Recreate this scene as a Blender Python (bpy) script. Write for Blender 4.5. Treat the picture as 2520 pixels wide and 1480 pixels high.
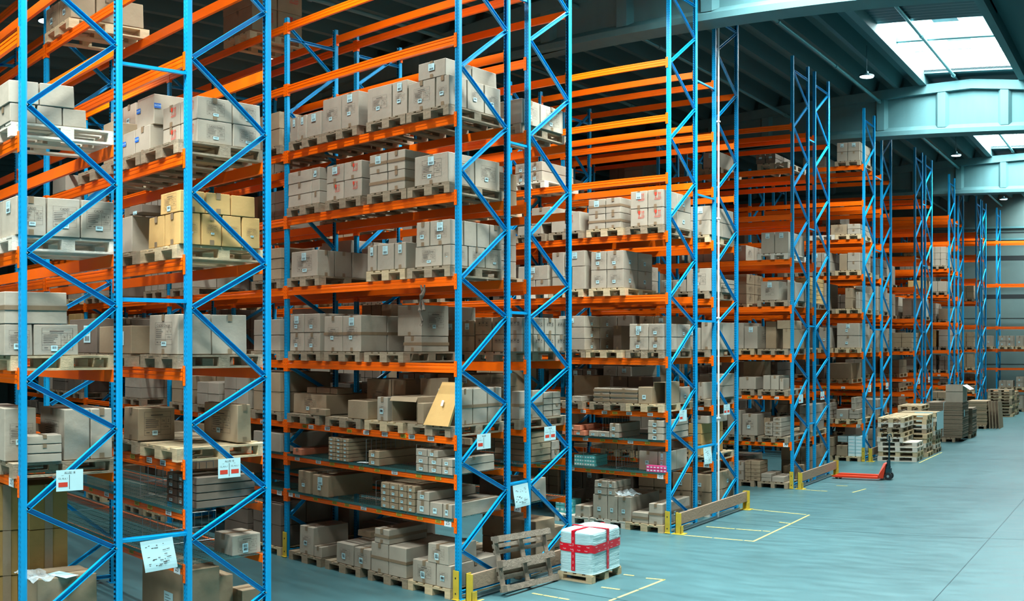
import bpy, math, random
from math import sin, cos, tan, atan, atan2, pi, radians, hypot
from mathutils import Vector, Matrix, noise
S = bpy.context.scene
for o in list(bpy.data.objects): bpy.data.objects.remove(o)
COL = S.collection
R = random.Random(7)

# ------------------------------------------------------------------ camera (a stitched panorama: equirectangular lens)
EYE = (8.5, 0.0, 3.5)          # metres; x = 0 is the plane of the rack ends, y runs down the main aisle
FPX, XB, YH = 2351.7, 2842.3, 847.5     # pixels per radian, column of the +y direction, row of the horizon
cd = bpy.data.cameras.new('camera'); cam = bpy.data.objects.new('camera', cd); COL.objects.link(cam)
cam.location = EYE
cam.rotation_euler = (pi / 2, 0, (XB - 1260) / FPX)
cd.type = 'PANO'; cd.panorama_type = 'EQUIRECTANGULAR'
cd.longitude_min, cd.longitude_max = -1260 / FPX, 1260 / FPX
cd.latitude_max, cd.latitude_min = YH / FPX, -(1480 - YH) / FPX
cd.clip_start, cd.clip_end = .05, 300
S.camera = cam
S.view_settings.view_transform = 'Standard'; S.view_settings.look = 'None'
S.view_settings.gamma = 1; S.view_settings.use_curve_mapping = False
S.view_settings.exposure = 0.05
S.cycles.max_bounces = 5; S.cycles.diffuse_bounces = 3; S.cycles.glossy_bounces = 2
S.cycles.transmission_bounces = 3; S.cycles.transparent_max_bounces = 6
S.cycles.sample_clamp_indirect = 4; S.cycles.caustics_reflective = False; S.cycles.caustics_refractive = False
S.cycles.use_denoising = True
# ------------------------------------------------------------------ world and light
W = bpy.data.worlds.new('world'); S.world = W; W.use_nodes = True
W.node_tree.nodes['Background'].inputs[0].default_value = (.86, .93, .90, 1)
W.node_tree.nodes['Background'].inputs[1].default_value = .30
GIRDERS = [4.905, 16.695, 28.485, 40.275, 52.3]      # y of the roof girders
RIDGE = 3.0
def roof_z(x): return 11.7 - .068 * abs(x - RIDGE)   # top of the girders, underside of the roof slabs
def area(name, loc, sx, sy, power, col, rot=(0, 0, 0)):
    l = bpy.data.lights.new(name, 'AREA'); l.shape = 'RECTANGLE'; l.size, l.size_y = sx, sy
    l.energy = power; l.color = col
    o = bpy.data.objects.new(name, l); COL.objects.link(o); o.location = loc; o.rotation_euler = rot
    return o
SKY_BAYS = [(-12.4, -7.5), (-.6, 4.3), (11.2, 16.1), (23.0, 27.9), (34.8, 39.7), (46.4, 51.0)]
for a, b in SKY_BAYS:      # daylight falling through the ridge rooflights
    area('rooflight_daylight', (RIDGE + .03, (a + b) / 2, 12.88), 2.9, b - a - .3, 1800 if a > 20 else 3500, (.97, 1.0, .99))

# ------------------------------------------------------------------ pixel helpers: a point of the photograph on a plane y = const
def XP(px, Y): return EYE[0] - Y * tan((XB - px) / FPX)
def ZP(px, py, Y):
    return EYE[2] + tan((YH - py) / FPX) * Y / cos((XB - px) / FPX)

# ------------------------------------------------------------------ materials
MATS = {}
def lin(c): return tuple((v / 12.92 if v <= .04045 else ((v + .055) / 1.055) ** 2.4) for v in (x / 255 for x in c))
def mat(name, rgb, rough=.6, metal=0, emit=None, estr=1, var=0, noise_amt=0, nscale=8, nstretch=(1, 1, 1), bump=0, bscale=60, bstretch=(1, 1, 1), spec=.5, alpha=1, trans=0):
    m = bpy.data.materials.new(name); m.use_nodes = True; nt = m.node_tree; N = nt.nodes; L = nt.links
    b = N['Principled BSDF']; c = lin(rgb)
    b.inputs['Base Color'].default_value = (*c, 1); b.inputs['Roughness'].default_value = rough
    b.inputs['Metallic'].default_value = metal; b.inputs['Specular IOR Level'].default_value = spec
    b.inputs['Alpha'].default_value = alpha
    if trans: b.inputs['Transmission Weight'].default_value = trans
    if emit:
        b.inputs['Emission Color'].default_value = (*lin(emit), 1); b.inputs['Emission Strength'].default_value = estr
    tc = None
    if noise_amt or bump or var:
        tc = N.new('ShaderNodeTexCoord')
    if noise_amt or var:
        src = None
        hv = N.new('ShaderNodeHueSaturation'); hv.inputs['Color'].default_value = (*c, 1)
        val = N.new('ShaderNodeMath'); val.operation = 'ADD'; val.inputs[0].default_value = 1; val.inputs[1].default_value = 0
        if noise_amt:
            mp = N.new('ShaderNodeMapping'); mp.inputs['Scale'].default_value = nstretch
            L.new(tc.outputs['Object'], mp.inputs[0])
            nz = N.new('ShaderNodeTexNoise'); nz.inputs['Scale'].default_value = nscale; nz.inputs['Detail'].default_value = 5
            L.new(mp.outputs[0], nz.inputs['Vector'])
            mr = N.new('ShaderNodeMapRange'); mr.inputs[1].default_value = .25; mr.inputs[2].default_value = .75
            mr.inputs[3].default_value = 1 - noise_amt; mr.inputs[4].default_value = 1 + noise_amt
            L.new(nz.outputs[0], mr.inputs[0]); L.new(mr.outputs[0], val.inputs[0])
        if var:
            oi = N.new('ShaderNodeObjectInfo')
            mv = N.new('ShaderNodeMapRange'); mv.inputs[3].default_value = -var; mv.inputs[4].default_value = var
            L.new(oi.outputs['Random'], mv.inputs[0]); L.new(mv.outputs[0], val.inputs[1])
        L.new(val.outputs[0], hv.inputs['Value']); L.new(hv.outputs[0], b.inputs['Base Color'])
    if bump:
        mp2 = N.new('ShaderNodeMapping'); mp2.inputs['Scale'].default_value = bstretch
        L.new(tc.outputs['Object'], mp2.inputs[0])
        nb = N.new('ShaderNodeTexNoise'); nb.inputs['Scale'].default_value = bscale; nb.inputs['Detail'].default_value = 3
        L.new(mp2.outputs[0], nb.inputs['Vector'])
        bp = N.new('ShaderNodeBump'); bp.inputs['Strength'].default_value = bump; bp.inputs['Distance'].default_value = .02
        L.new(nb.outputs[0], bp.inputs['Height']); L.new(bp.outputs[0], b.inputs['Normal'])
    MATS[name] = m
    return m
mat('blue_steel', (0, 152, 208), .36, noise_amt=.08, nscale=3)
mat('orange_steel', (255, 106, 0), .34, noise_amt=.06, nscale=4)
mat('galvanised', (150, 175, 178), .4, .6)
mat('green_wire', (64, 112, 108), .4, .3)
mat('grey_wire', (140, 150, 150), .4, .5)
mat('carton_grey', (166, 157, 139), .85, var=.10, noise_amt=.07, nscale=5, nstretch=(1, 1, .4), bump=.25, bscale=9)
mat('carton_brown', (156, 137, 108), .85, var=.10, noise_amt=.08, nscale=5, bump=.25, bscale=9)
mat('carton_tan', (196, 158, 96), .85, var=.06, noise_amt=.07, nscale=5, bump=.25, bscale=9)
mat('carton_ochre', (150, 118, 62), .85, var=.06, noise_amt=.08, bump=.25, bscale=9)
mat('carton_kraft', (132, 119, 99), .85, noise_amt=.08, bump=.2, bscale=9)
mat('carton_dark', (110, 98, 84), .85, var=.10, noise_amt=.08, nscale=5, bump=.25, bscale=9)
mat('carton_pink', (196, 120, 86), .85, var=.06, noise_amt=.06, bump=.2, bscale=9)
mat('carton_inside', (120, 96, 66), .9, noise_amt=.06)
mat('black_plastic', (22, 26, 30), .5)
mat('tape_brown', (138, 118, 92), .3, noise_amt=.06, nscale=20)
mat('paper_cyan', (190, 232, 236), .6, noise_amt=.02)
mat('paper_white', (225, 238, 238), .6)
mat('ink', (62, 56, 50), .8)
mat('red_ink', (206, 58, 34), .7)
mat('red_tape', (214, 18, 40), .3)
mat('wood_pale', (196, 176, 138), .8, var=.16, noise_amt=.12, nscale=6, nstretch=(1, 1, 6), bump=.3, bscale=30)
mat('wood_grey', (150, 135, 110), .8, var=.14, noise_amt=.16, nscale=7, nstretch=(1, 1, 5), bump=.4, bscale=30)
mat('wood_white', (214, 208, 190), .8, var=.08, noise_amt=.08, nscale=7, bump=.3, bscale=30)
mat('wood_old', (128, 118, 102), .85, noise_amt=.3, nscale=9, nstretch=(1, 1, 3), bump=.5, bscale=30)
mat('wood_plank', (152, 130, 106), .8, noise_amt=.14, nscale=4, nstretch=(1, 1, 14), bump=.3, bscale=20)
mat('yellow_paint', (196, 172, 52), .5, noise_amt=.14)
mat('line_paint', (214, 206, 120), .5, noise_amt=.14)
mat('wall_joint', (22, 34, 36), .8)
mat('film', (188, 226, 228), .3, bump=.7, bscale=10, bstretch=(.6, .6, 9))
mat('truck_red', (222, 62, 26), .4)
mat('dark_steel', (18, 62, 70), .4, .2)
mat('rubber', (16, 26, 30), .6)
mat('teal_pack', (92, 190, 190), .5)
mat('pink_pack', (214, 70, 130), .5)
mat('lamp_glow', (235, 250, 250), .5, emit=(225, 250, 250), estr=6)
mat('girder', (82, 128, 132), .8, noise_amt=.08, nscale=1.2, nstretch=(3, 1, .4), bump=.1, bscale=20)
mat('roof_slab', (66, 108, 112), .85, noise_amt=.10, nscale=1.3, nstretch=(1, .3, 1), bump=.1, bscale=20)
mat('wall_concrete', (92, 118, 116), .85, noise_amt=.12, nscale=.8)
mat('corrugated', (70, 110, 118), .4, .5)
mat('pipe', (96, 150, 155), .4, .2)
mat('clear_film', (215, 235, 238), .15, alpha=.35)

def floor_material():
    m = bpy.data.materials.new('floor_concrete'); m.use_nodes = True; N = m.node_tree.nodes; L = m.node_tree.links
    b = N['Principled BSDF']; tc = N.new('ShaderNodeTexCoord')
    def nz(scale, det, stretch=(1, 1, 1)):
        mp = N.new('ShaderNodeMapping'); mp.inputs['Scale'].default_value = stretch; L.new(tc.outputs['Object'], mp.inputs[0])
        n = N.new('ShaderNodeTexNoise'); n.inputs['Scale'].default_value = scale; n.inputs['Detail'].default_value = det
        L.new(mp.outputs[0], n.inputs['Vector']); return n
    a = nz(.35, 6); s = nz(6, 6, (.25, 1, 1)); g = nz(120, 2)
    r = N.new('ShaderNodeValToRGB'); L.new(a.outputs[0], r.inputs[0])
    r.color_ramp.elements[0].position = .3; r.color_ramp.elements[0].color = (*lin((64, 103, 107)), 1)
    r.color_ramp.elements[1].position = .7; r.color_ramp.elements[1].color = (*lin((78, 121, 125)), 1)
    h = N.new('ShaderNodeHueSaturation'); L.new(r.outputs[0], h.inputs['Color'])
    mr = N.new('ShaderNodeMapRange'); mr.inputs[1].default_value = .3; mr.inputs[2].default_value = .7; mr.inputs[3].default_value = .84; mr.inputs[4].default_value = 1.1
    L.new(s.outputs[0], mr.inputs[0]); L.new(mr.outputs[0], h.inputs['Value']); L.new(h.outputs[0], b.inputs['Base Color'])
    m2 = N.new('ShaderNodeMapRange'); m2.inputs[3].default_value = .28; m2.inputs[4].default_value = .5
    L.new(s.outputs[0], m2.inputs[0]); L.new(m2.outputs[0], b.inputs['Roughness'])
    MATS['floor_concrete'] = m
floor_material()

def slot_material():       # painted steel with a row of punched slots along the post (object z)
    m = MATS['blue_steel'].copy(); m.name = 'blue_steel_slotted'; N = m.node_tree.nodes; L = m.node_tree.links
    b = N['Principled BSDF']; tc = N.new('ShaderNodeTexCoord'); sp = N.new('ShaderNodeSeparateXYZ'); L.new(tc.outputs['Object'], sp.inputs[0])
    def mt(op, a, b_=None):
        n = N.new('ShaderNodeMath'); n.operation = op
        for i, v in enumerate((a, b_)):
            if v is None: continue
            if isinstance(v, (int, float)): n.inputs[i].default_value = v
            else: L.new(v, n.inputs[i])
        return n.outputs[0]
    z = mt('FRACT', mt('MULTIPLY', sp.outputs['Z'], 20)); zin = mt('LESS_THAN', mt('ABSOLUTE', mt('SUBTRACT', z, .5)), .24)
    c1 = mt('LESS_THAN', mt('ABSOLUTE', mt('SUBTRACT', mt('ABSOLUTE', sp.outputs['X']), .022)), .0032)
    mask = mt('MULTIPLY', zin, c1)
    mx = N.new('ShaderNodeMix'); mx.data_type = 'RGBA'
    src = b.inputs['Base Color'].links[0].from_socket
    L.new(mask, mx.inputs['Factor']); L.new(src, mx.inputs['A']); mx.inputs['B'].default_value = (.004, .02, .03, 1)
    L.new(mx.outputs['Result'], b.inputs['Base Color'])
    MATS['blue_steel_slotted'] = m
slot_material()

# ------------------------------------------------------------------ mesh helpers
class MB:
    def __init__(s): s.v = []; s.f = []; s.m = []; s.mats = []; s.cur = 0
    def mt(s, name):
        if name not in s.mats: s.mats.append(name)
        s.cur = s.mats.index(name); return s
    def add(s, vs, fs, M=None):
        n = len(s.v)
        for p in vs: s.v.append(tuple(M @ Vector(p)) if M is not None else tuple(p))
        for f in fs: s.f.append([n + i for i in f]); s.m.append(s.cur)
        return s
    def box(s, a, b, M=None):
        x0, y0, z0 = a; x1, y1, z1 = b
        return s.add([(x0, y0, z0), (x1, y0, z0), (x1, y1, z0), (x0, y1, z0), (x0, y0, z1), (x1, y0, z1), (x1, y1, z1), (x0, y1, z1)],
                     [(0, 3, 2, 1), (4, 5, 6, 7), (0, 1, 5, 4), (1, 2, 6, 5), (2, 3, 7, 6), (3, 0, 4, 7)], M)
    def bar(s, p, q, w, h, up=(0, 0, 1)):       # rectangular bar from p to q
        p, q = Vector(p), Vector(q); d = (q - p); L_ = d.length; d.normalize(); u = Vector(up)
        x = d.cross(u)
        if x.length < 1e-4: x = d.cross(Vector((1, 0, 0)))
        x.normalize(); u = x.cross(d)
        M = Matrix((( *x, 0), (*d, 0), (*u, 0), (0, 0, 0, 1))).transposed(); M.translation = p
        return s.box((-w / 2, 0, -h / 2), (w / 2, L_, h / 2), M)
    def tube(s, pts, r, n=8, cap=True):
        pts = [Vector(p) for p in pts]; rings = []
        rr = r if isinstance(r, (list, tuple)) else [r] * len(pts)
        vs = []; fs = []
        for i, p in enumerate(pts):
            d = (pts[min(i + 1, len(pts) - 1)] - pts[max(i - 1, 0)]).normalized()
            a = d.cross(Vector((0, 0, 1)))
            if a.length < 1e-3: a = d.cross(Vector((1, 0, 0)))
            a.normalize(); b = a.cross(d)
            for k in range(n):
                t = 2 * pi * k / n; vs.append(p + (a * cos(t) + b * sin(t)) * rr[i])
        for i in range(len(pts) - 1):
            for k in range(n):
                fs.append((i * n + k, i * n + (k + 1) % n, (i + 1) * n + (k + 1) % n, (i + 1) * n + k))
        if cap: fs.append(tuple(range(n - 1, -1, -1))); fs.append(tuple((len(pts) - 1) * n + k for k in range(n)))
        return s.add(vs, fs)
    def prism(s, prof, axis, a, b):             # closed profile (u,v) swept along an axis from a to b
        n = len(prof)
        def P(u, v, t): return {'x': (t, u, v), 'y': (u, t, v), 'z': (u, v, t)}[axis]
        vs = [P(u, v, a) for u, v in prof] + [P(u, v, b) for u, v in prof]
        fs = [tuple(range(n)), tuple(range(2 * n - 1, n - 1, -1))] + [(i, i + n, (i + 1) % n + n, (i + 1) % n) for i in range(n)]
        return s.add(vs, fs)
    def quad(s, a, b, c, d): return s.add([a, b, c, d], [(0, 1, 2, 3)])
    def mesh(s, name, smooth=False):
        me = bpy.data.meshes.new(name); me.from_pydata(s.v, [], s.f)
        for n in s.mats: me.materials.append(MATS[n])
        if len(s.mats) > 1: me.polygons.foreach_set('material_index', s.m)
        if smooth: me.polygons.foreach_set('use_smooth', [True] * len(s.f))
        me.update(); return me
def link(name, data, loc=(0, 0, 0), rz=0, parent=None, label=None, cat=None, group=None, kind=None):
    o = bpy.data.objects.new(name, data); COL.objects.link(o); o.location = loc; o.rotation_euler = (0, 0, rz)
    if parent: o.parent = parent
    if label: o['label'] = label
    if cat: o['category'] = cat
    if group: o['group'] = group
    if kind: o['kind'] = kind
    return o
def fix_normals(me):
    import bmesh
    bm = bmesh.new(); bm.from_mesh(me); bmesh.ops.recalc_face_normals(bm, faces=bm.faces); bm.to_mesh(me); bm.free()
ORD = ['', 'first', 'second', 'third', 'fourth', 'fifth', 'sixth', 'seventh', 'eighth', 'ninth', 'tenth', 'eleventh', 'twelfth', 'thirteenth', 'fourteenth', 'fifteenth', 'sixteenth', 'seventeenth']
NUM = ['floor', 'one', 'two', 'three', 'four', 'five', 'six', 'seven', 'eight', 'nine']

# ------------------------------------------------------------------ building shell
YMIN, YMAX, XMIN, XMAX = -20, 51.6, -34, 40
def building():
    m = MB().mt('floor_concrete'); m.box((XMIN, YMIN, -.2), (XMAX, YMAX, 0))
    link('floor', m.mesh('floor'), kind='structure')
    # far wall, cast panels with joints
    m = MB().mt('wall_concrete'); m.box((XMIN, YMAX, 0), (XMAX, YMAX + .25, 12.2))
    m.mt('wall_joint')
    for z, h in ((2.4, .02), (4.9, .03), (6.0, .22), (8.1, .25), (9.6, .05)): m.box((XMIN, YMAX - .012, z), (XMAX, YMAX, z + h))
    for k in range(20): m.box((XMIN + 3.7 * k, YMAX - .01, 0), (XMIN + 3.7 * k + .02, YMAX, 10))
    m.mt('pipe')
    for z in (9.2, 9.85): m.box((XMIN, YMAX - .14, z), (XMAX, YMAX - .02, z + .1))
    link('wall_far', m.mesh('wall_far'), kind='structure')
    m = MB().mt('wall_concrete'); m.box((XMIN - .25, YMIN, 0), (XMIN, YMAX, 12.2))
    for k in range(12): m.box((XMIN, YMIN + 6 * k, 0), (XMIN + .25, YMIN + 6 * k + .4, 10))
    link('wall_left', m.mesh('wall_left'), kind='structure')
    # roof slabs: ribbed, running between girders; a rooflight opening at the ridge
    k = 0
    for j in range(len(GIRDERS) + 1):
        y0 = GIRDERS[j - 1] if j else YMIN; y1 = GIRDERS[j] if j < len(GIRDERS) else YMAX
        m = MB().mt('roof_slab')
        x = XMIN
        for xa, xb in ((XMIN, 1.55), (4.5, XMAX)):
            segs = [xa, RIDGE, xb] if xa < RIDGE < xb else [xa, xb]
            for a, b in zip(segs, segs[1:]):
                m.add([(a, y0, roof_z(a) + .42), (b, y0, roof_z(b) + .42), (b, y1, roof_z(b) + .42), (a, y1, roof_z(a) + .42),
                       (a, y0, roof_z(a) + .5), (b, y0, roof_z(b) + .5), (b, y1, roof_z(b) + .5), (a, y1, roof_z(a) + .5)],
                      [(3, 2, 1, 0), (4, 5, 6, 7), (0, 1, 5, 4), (1, 2, 6, 5), (2, 3, 7, 6), (3, 0, 4, 7)])
        for i in range(-42, 46):
            xc = .68 + .82 * i
            if not XMIN < xc < XMAX or 1.2 < xc < 4.8: continue
            z = roof_z(xc)
            m.prism([(xc - .07, z), (xc + .07, z), (xc + .17, z + .44), (xc - .17, z + .44)], 'y', y0 + .12, y1 - .12)
        # solid parts of the ridge strip beside the rooflight
        me = m.mesh('ceiling'); fix_normals(me); link('ceiling', me, kind='structure')
    # ridge trim: upstand kerbs of the rooflights, corrugated end closures, glazing bars
    m = MB().mt('girder')
    for xa, xb in ((1.40, 1.62), (4.45, 4.67)):
        m.box((xa, YMIN, roof_z(xa) - .02), (xb, YMAX, 12.35))
    link('trim_1', m.mesh('trim'), kind='structure')
    m = MB().mt('corrugated')
    edges = [YMIN] + [v for ab in SKY_BAYS for v in ab] + [YMAX]
    for a, b in zip(edges[::2], edges[1::2]):
        n = int((b - a) / .1); prof = []
        for i in range(n + 1):
            prof.append((a + (b - a) * i / n, 11.86 + (.03 if i % 2 else 0)))
        prof += [(b, 11.98), (a, 11.98)]
        m.prism(prof, 'x', 1.4, 4.67)
    me = m.mesh('ceiling_closure'); fix_normals(me); link('ceiling.closure', me, kind='structure')
    gl = mat('rooflight_glazing', (235, 250, 252), .4, emit=(205, 245, 250), estr=1.0)
    for i, (a, b) in enumerate(SKY_BAYS):
        m = MB().mt('rooflight_glazing')
        n = 14; vs = []
        for j in range(n + 1):
            t = pi * j / n; xx = 3.03 - 1.62 * cos(t); zz = 12.95 + .5 * sin(t)
            vs += [(xx, a, zz), (xx, b, zz)]
        m.add(vs, [(2 * j, 2 * j + 1, 2 * j + 3, 2 * j + 2) for j in range(n)])
        m.add([vs[2 * j] for j in range(n + 1)], [tuple(range(n + 1))]); m.add([vs[2 * j + 1] for j in range(n + 1)], [tuple(range(n + 1))])
        for yy in (a, b): m.quad((1.41, yy, 11.9), (4.65, yy, 11.9), (4.65, yy, 12.95), (1.41, yy, 12.95))
        for xx in (1.41, 4.65): m.quad((xx, a, 11.9), (xx, b, 11.9), (xx, b, 12.95), (xx, a, 12.95))
        w = link('window_%d' % (i + 1), m.mesh('rooflight'), kind='structure')
        f = MB().mt('pipe')
        for t, zz, th in ((.22, 12.3, .05), (.38, 12.0, .14), (.80, 12.3, .05)): f.bar((1.5, a + (b - a) * t, zz), (4.55, a + (b - a) * t, zz), th, th)
        for k in range(9): f.box((1.75 + .32 * k, b - .06, 12.1), (1.78 + .32 * k, b - .04, 12.7))
        link('window_bars', f.mesh('window_bars'), parent=w)
        f = MB().mt('corrugated')
        for t in (.30, .66): f.box((2.6, a + (b - a) * t, 12.5), (3.3, a + (b - a) * t + .55, 12.53))
        link('window_vent_plate', f.mesh('vent_plate'), parent=w)
    # girders: I-section, pitched top, stiffeners
    for gi, gy in enumerate(GIRDERS):
        m = MB().mt('girder'); zb = 10.0
        xs = [XMIN, RIDGE, XMAX]
        m.prism([(gy - .28, zb), (gy + .28, zb), (gy + .28, zb + .14), (gy + .10, zb + .30), (gy - .10, zb + .30), (gy - .28, zb + .14)], 'x', XMIN, XMAX)
        for a, b in zip(xs, xs[1:]):
            za, zc = roof_z(a), roof_z(b)
            for lo, hi, w in ((None, -.22, .10), (-.30, 0, .26)):
                l0 = zb + .2 if lo is None else za + lo; l1 = zb + .2 if lo is None else zc + lo
                m.add([(a, gy - w, l0), (b, gy - w, l1), (b, gy + w, l1), (a, gy + w, l0), (a, gy - w, za + hi), (b, gy - w, zc + hi), (b, gy + w, zc + hi), (a, gy + w, za + hi)],
                      [(0, 3, 2, 1), (4, 5, 6, 7), (0, 1, 5, 4), (1, 2, 6, 5), (2, 3, 7, 6), (3, 0, 4, 7)])
        x = .15 - 1.93 * 17
        while x < XMAX - 1:
            if x > XMIN + 1:
                zt = roof_z(x) - .25
                for sgn in (-1, 1):
                    y_in, y_out = gy + sgn * .09, gy + sgn * .24
                    vs = [(x - .22, y_in, zb + .3), (x + .22, y_in, zb + .3), (x + .22, y_in, zt + .05), (x - .22, y_in, zt + .05),
                          (x - .12, y_out, zb + .2), (x + .12, y_out, zb + .2), (x + .12, y_out, zt - .05), (x - .12, y_out, zt - .05)]
                    m.add(vs, [(4, 5, 6, 7), (0, 1, 5, 4), (1, 2, 6, 5), (2, 3, 7, 6), (3, 0, 4, 7)])
            x += 1.93
        me = m.mesh('girder'); fix_normals(me)
        link('ceiling_girder' + ('.%03d' % gi if gi else ''), me, kind='structure')
building()

# ------------------------------------------------------------------ racking
# rows counted from the camera: (near y, far y, side of first brace node, shelf levels)
BAY = 3.7
Z = [0, 1.148, 1.746, 2.28, 3.273, 4.445, 5.584, 6.67, 7.815, 8.91]     # connector tops
Z = [0] + [z for z in Z[1:]]
def ztop(l): return 0 if l == 0 else Z[l] - .033      # top of the beam = what a pallet stands on
ROWS = [(3.456, 4.485), (5.32, 6.345), (9.526, 10.55), (11.04, 12.065), (15.25, 16.275), (17.115, 18.14), (21.32, 22.345), (22.84, 23.865),
        (27.04, 28.065), (28.91, 29.935), (33.11, 34.135), (34.64, 35.665), (38.83, 39.855), (40.7, 41.725), (44.9, 45.925), (46.42, 47.445), (49.0, 50.0)]
XO = {17: 4.01}      # the far row stands farther out than the others
LOW = {1: [3], 2: [1, 2, 3], 3: [1, 2, 3], 4: [1, 2, 3], 5: [1, 2, 3], 6: [1, 3], 7: [1, 3], 8: [1, 3], 9: [1, 3], 10: [1, 3], 17: [1, 3]}
NBAY = {1: 2, 2: 3, 3: 4, 4: 5, 5: 5, 6: 6, 7: 6, 8: 6, 9: 5, 10: 5, 11: 4, 12: 4, 13: 4, 14: 4, 15: 3, 16: 3, 17: 4}
NODES = [(0, .69), (1, 1.42), (0, 1.9), (1, 2.65), (0, 3.14), (1, 3.88), (0, 4.38), (1, 5.11), (0, 5.85), (1, 6.6), (0, 7.33), (1, 8.1), (0, 8.83), (1, 9.57), (0, 10.25)]
PW, PD = .078, .066
def post_mesh(h, slot='blue_steel_slotted'):
    m = MB().mt(slot)
    w, d = PW / 2, PD / 2
    prof = [(-w, -d), (-.008, -d), (-.008, -d + .007), (.008, -d + .007), (.008, -d), (w, -d), (w, d - .02), (w - .012, d), (w - .018, d), (w - .018, d - .016), (w - .006, d - .026),
            (w - .006, -d + .012), (-w + .006, -d + .012), (-w + .006, d - .026), (-w + .018, d - .016), (-w + .018, d), (-w + .012, d), (-w, d - .02)]
    m.prism(prof, 'z', 0, h)
    me = m.mesh('upright_post'); fix_normals(me); return me
POSTM = {h: post_mesh(h) for h in (10.65, 9.0)}
def foot_mesh():
    m = MB().mt('blue_steel'); m.box((-.07, -.06, 0), (.07, .06, .008)); return m.mesh('foot_plate')
FOOTM = foot_mesh()
BRM = {}
def brace_mesh(dy, z0, z1):
    key = (round(dy, 3), round(z0, 3), round(z1, 3))
    if key in BRM: return BRM[key]
    m = MB().mt('blue_steel'); p, q = Vector((0, 0, 0)), Vector((0, dy, z1 - z0))
    d = (q - p).normalized(); n = Vector((0, -d.z, d.y))
    for o_, w, h in ((n * .024, .036, .005), (n * -.024, .036, .005)): m.bar(p + o_, q + o_, w, h, up=n)
    m.bar(p + Vector((-.015, 0, 0)), q + Vector((-.015, 0, 0)), .004, .050, up=n)
    m.mt('galvanised'); m.tube([(-.02, 0, 0), (.024, 0, 0)], .009, 8)
    BRM[key] = m.mesh('brace'); return BRM[key]
def frame(row, b):
    yn, yf = ROWS[row - 1]; x = XO.get(row, 0) - BAY * b; tall = b == 0 or row == 17
    h = 10.65 if tall else 9.0
    where = 'at the aisle end' if b == 0 else '%s in from the aisle end' % ORD[b]
    f = link('rack_upright_frame', None, (x, yn, 0), 0, None, 'blue braced upright frame %s of the %s row' % (where, ORD[row]), 'rack frame', 'blue upright frames of the racking')
    p = link('upright_post', POSTM[h], (0, 0, 0), 0, f); link('foot_plate', FOOTM, (0, 0, 0), 0, p)
    p = link('upright_post', POSTM[h], (0, yf - yn, 0), pi, f); link('foot_plate', FOOTM, (0, 0, 0), 0, p)
    D = yf - yn; mir = row % 2 == 0
    ys = (D - .03, .03) if mir else (.03, D - .03)
    nd = [n for n in NODES if n[1] < h - .15]
    pts = [(ys[1], .12)] + [(ys[s], z) for s, z in nd]
    for a, c in zip(pts, pts[1:]):
        link('brace', brace_mesh(c[0] - a[0], a[1], c[1]), (.012, a[0], a[1]), 0, f)
    for z in (.10, h - .38):
        link('brace', brace_mesh(D - .06, 0, 0), (.012, .03, z), 0, f)
    return f
def guard_mesh():
    m = MB().mt('yellow_paint')
    m.box((-.055, -.055, .0095), (.045, -.047, .42)); m.box((-.055, -.047, .0095), (-.047, .03, .42))
    m.box((-.056, -.09, .0095), (.06, -.036, .015)); m.mt('black_plastic')
    for z in (.08, .30): m.box((-.02, -.057, z), (.0, -.0545, z + .025))
    return m.mesh('post_guard')
GUARDM = guard_mesh()
def beam_mesh(h):
    m = MB().mt('orange_steel'); L0, L1 = PW / 2 + .006, BAY - PW / 2 - .006
    y = -PD / 2 - .004
    prof = [(y, 0), (y + .05, 0), (y + .05, -h), (y + .004, -h), (y + .004, -h * .66), (y, -h * .60), (y, -h * .40), (y + .005, -h * .36), (y + .005, -h * .26), (y, -h * .2)]
    m.prism([(u, v) for u, v in prof], 'x', L0, L1)
    me = m.mesh('rack_crossbar'); fix_normals(me); return me
def conn_mesh(side, h):
    m = MB().mt('orange_steel'); y = -PD / 2 - .008; s = side
    xa, xb = (.0015 * s, (PW / 2 + .012) * s)
    m.box((min(xa, xb), y, -.178), (max(xa, xb), y + .005, .033))
    m.box((min(xb, xb - .006 * s), y, -.178), (max(xb, xb - .006 * s), y + .06, .033))
    m.mt('black_plastic')
    for k in range(4): m.box((min(.02 * s, .026 * s), y - .0006, -.15 + .05 * k), (max(.02 * s, .026 * s), y, -.135 + .05 * k))
    return m.mesh('end_connector')
BM = {'t': beam_mesh(.125), 'l': beam_mesh(.095)}
CM = {s: conn_mesh(s, 0) for s in (1, -1)}
NBEAM = 0
def beam(row, b, lvl, face):
    """horizontal between post line b+1 and b; face 0 near, 1 far"""
    global NBEAM
    yn, yf = ROWS[row - 1]; x = XO.get(row, 0) - BAY * (b + 1); z = ztop(lvl) if (row, lvl) != (1, 3) else 2.189; y = yn if face == 0 else yf
    low = lvl <= 3
    NBEAM += 1
    fc = 'front' if face == 0 else 'rear'
    where = 'end bay' if b == 0 else '%s bay from aisle' % ORD[b + 1]
    o = link('rack_crossbar', BM['l' if low else 't'], (x if face == 0 else x + BAY, y, z), 0 if face == 0 else pi, None,
             'orange %s crossbar at level %s, %s of the %s row' % (fc, NUM[lvl], where, ORD[row]), 'rack crossbar', 'orange crossbars of the pallet racking')
    link('end_connector', CM[1], (0, 0, 0), 0, o)
    link('end_connector', CM[-1], (BAY, 0, 0), 0, o)
    return o
BEAMS = {}
def levels(row): return LOW.get(row, [1, 2, 3]) + ([4, 5, 6, 7, 8, 9] if row != 17 else [4, 5, 7, 9])
SPM = {}
for row in range(1, 18):
    for b in range(NBAY[row] + 1): frame(row, b)
    for b in range(NBAY[row]):
        for lvl in levels(row):
            for face in (0, 1): BEAMS[row, b, lvl, face] = beam(row, b, lvl, face)
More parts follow.
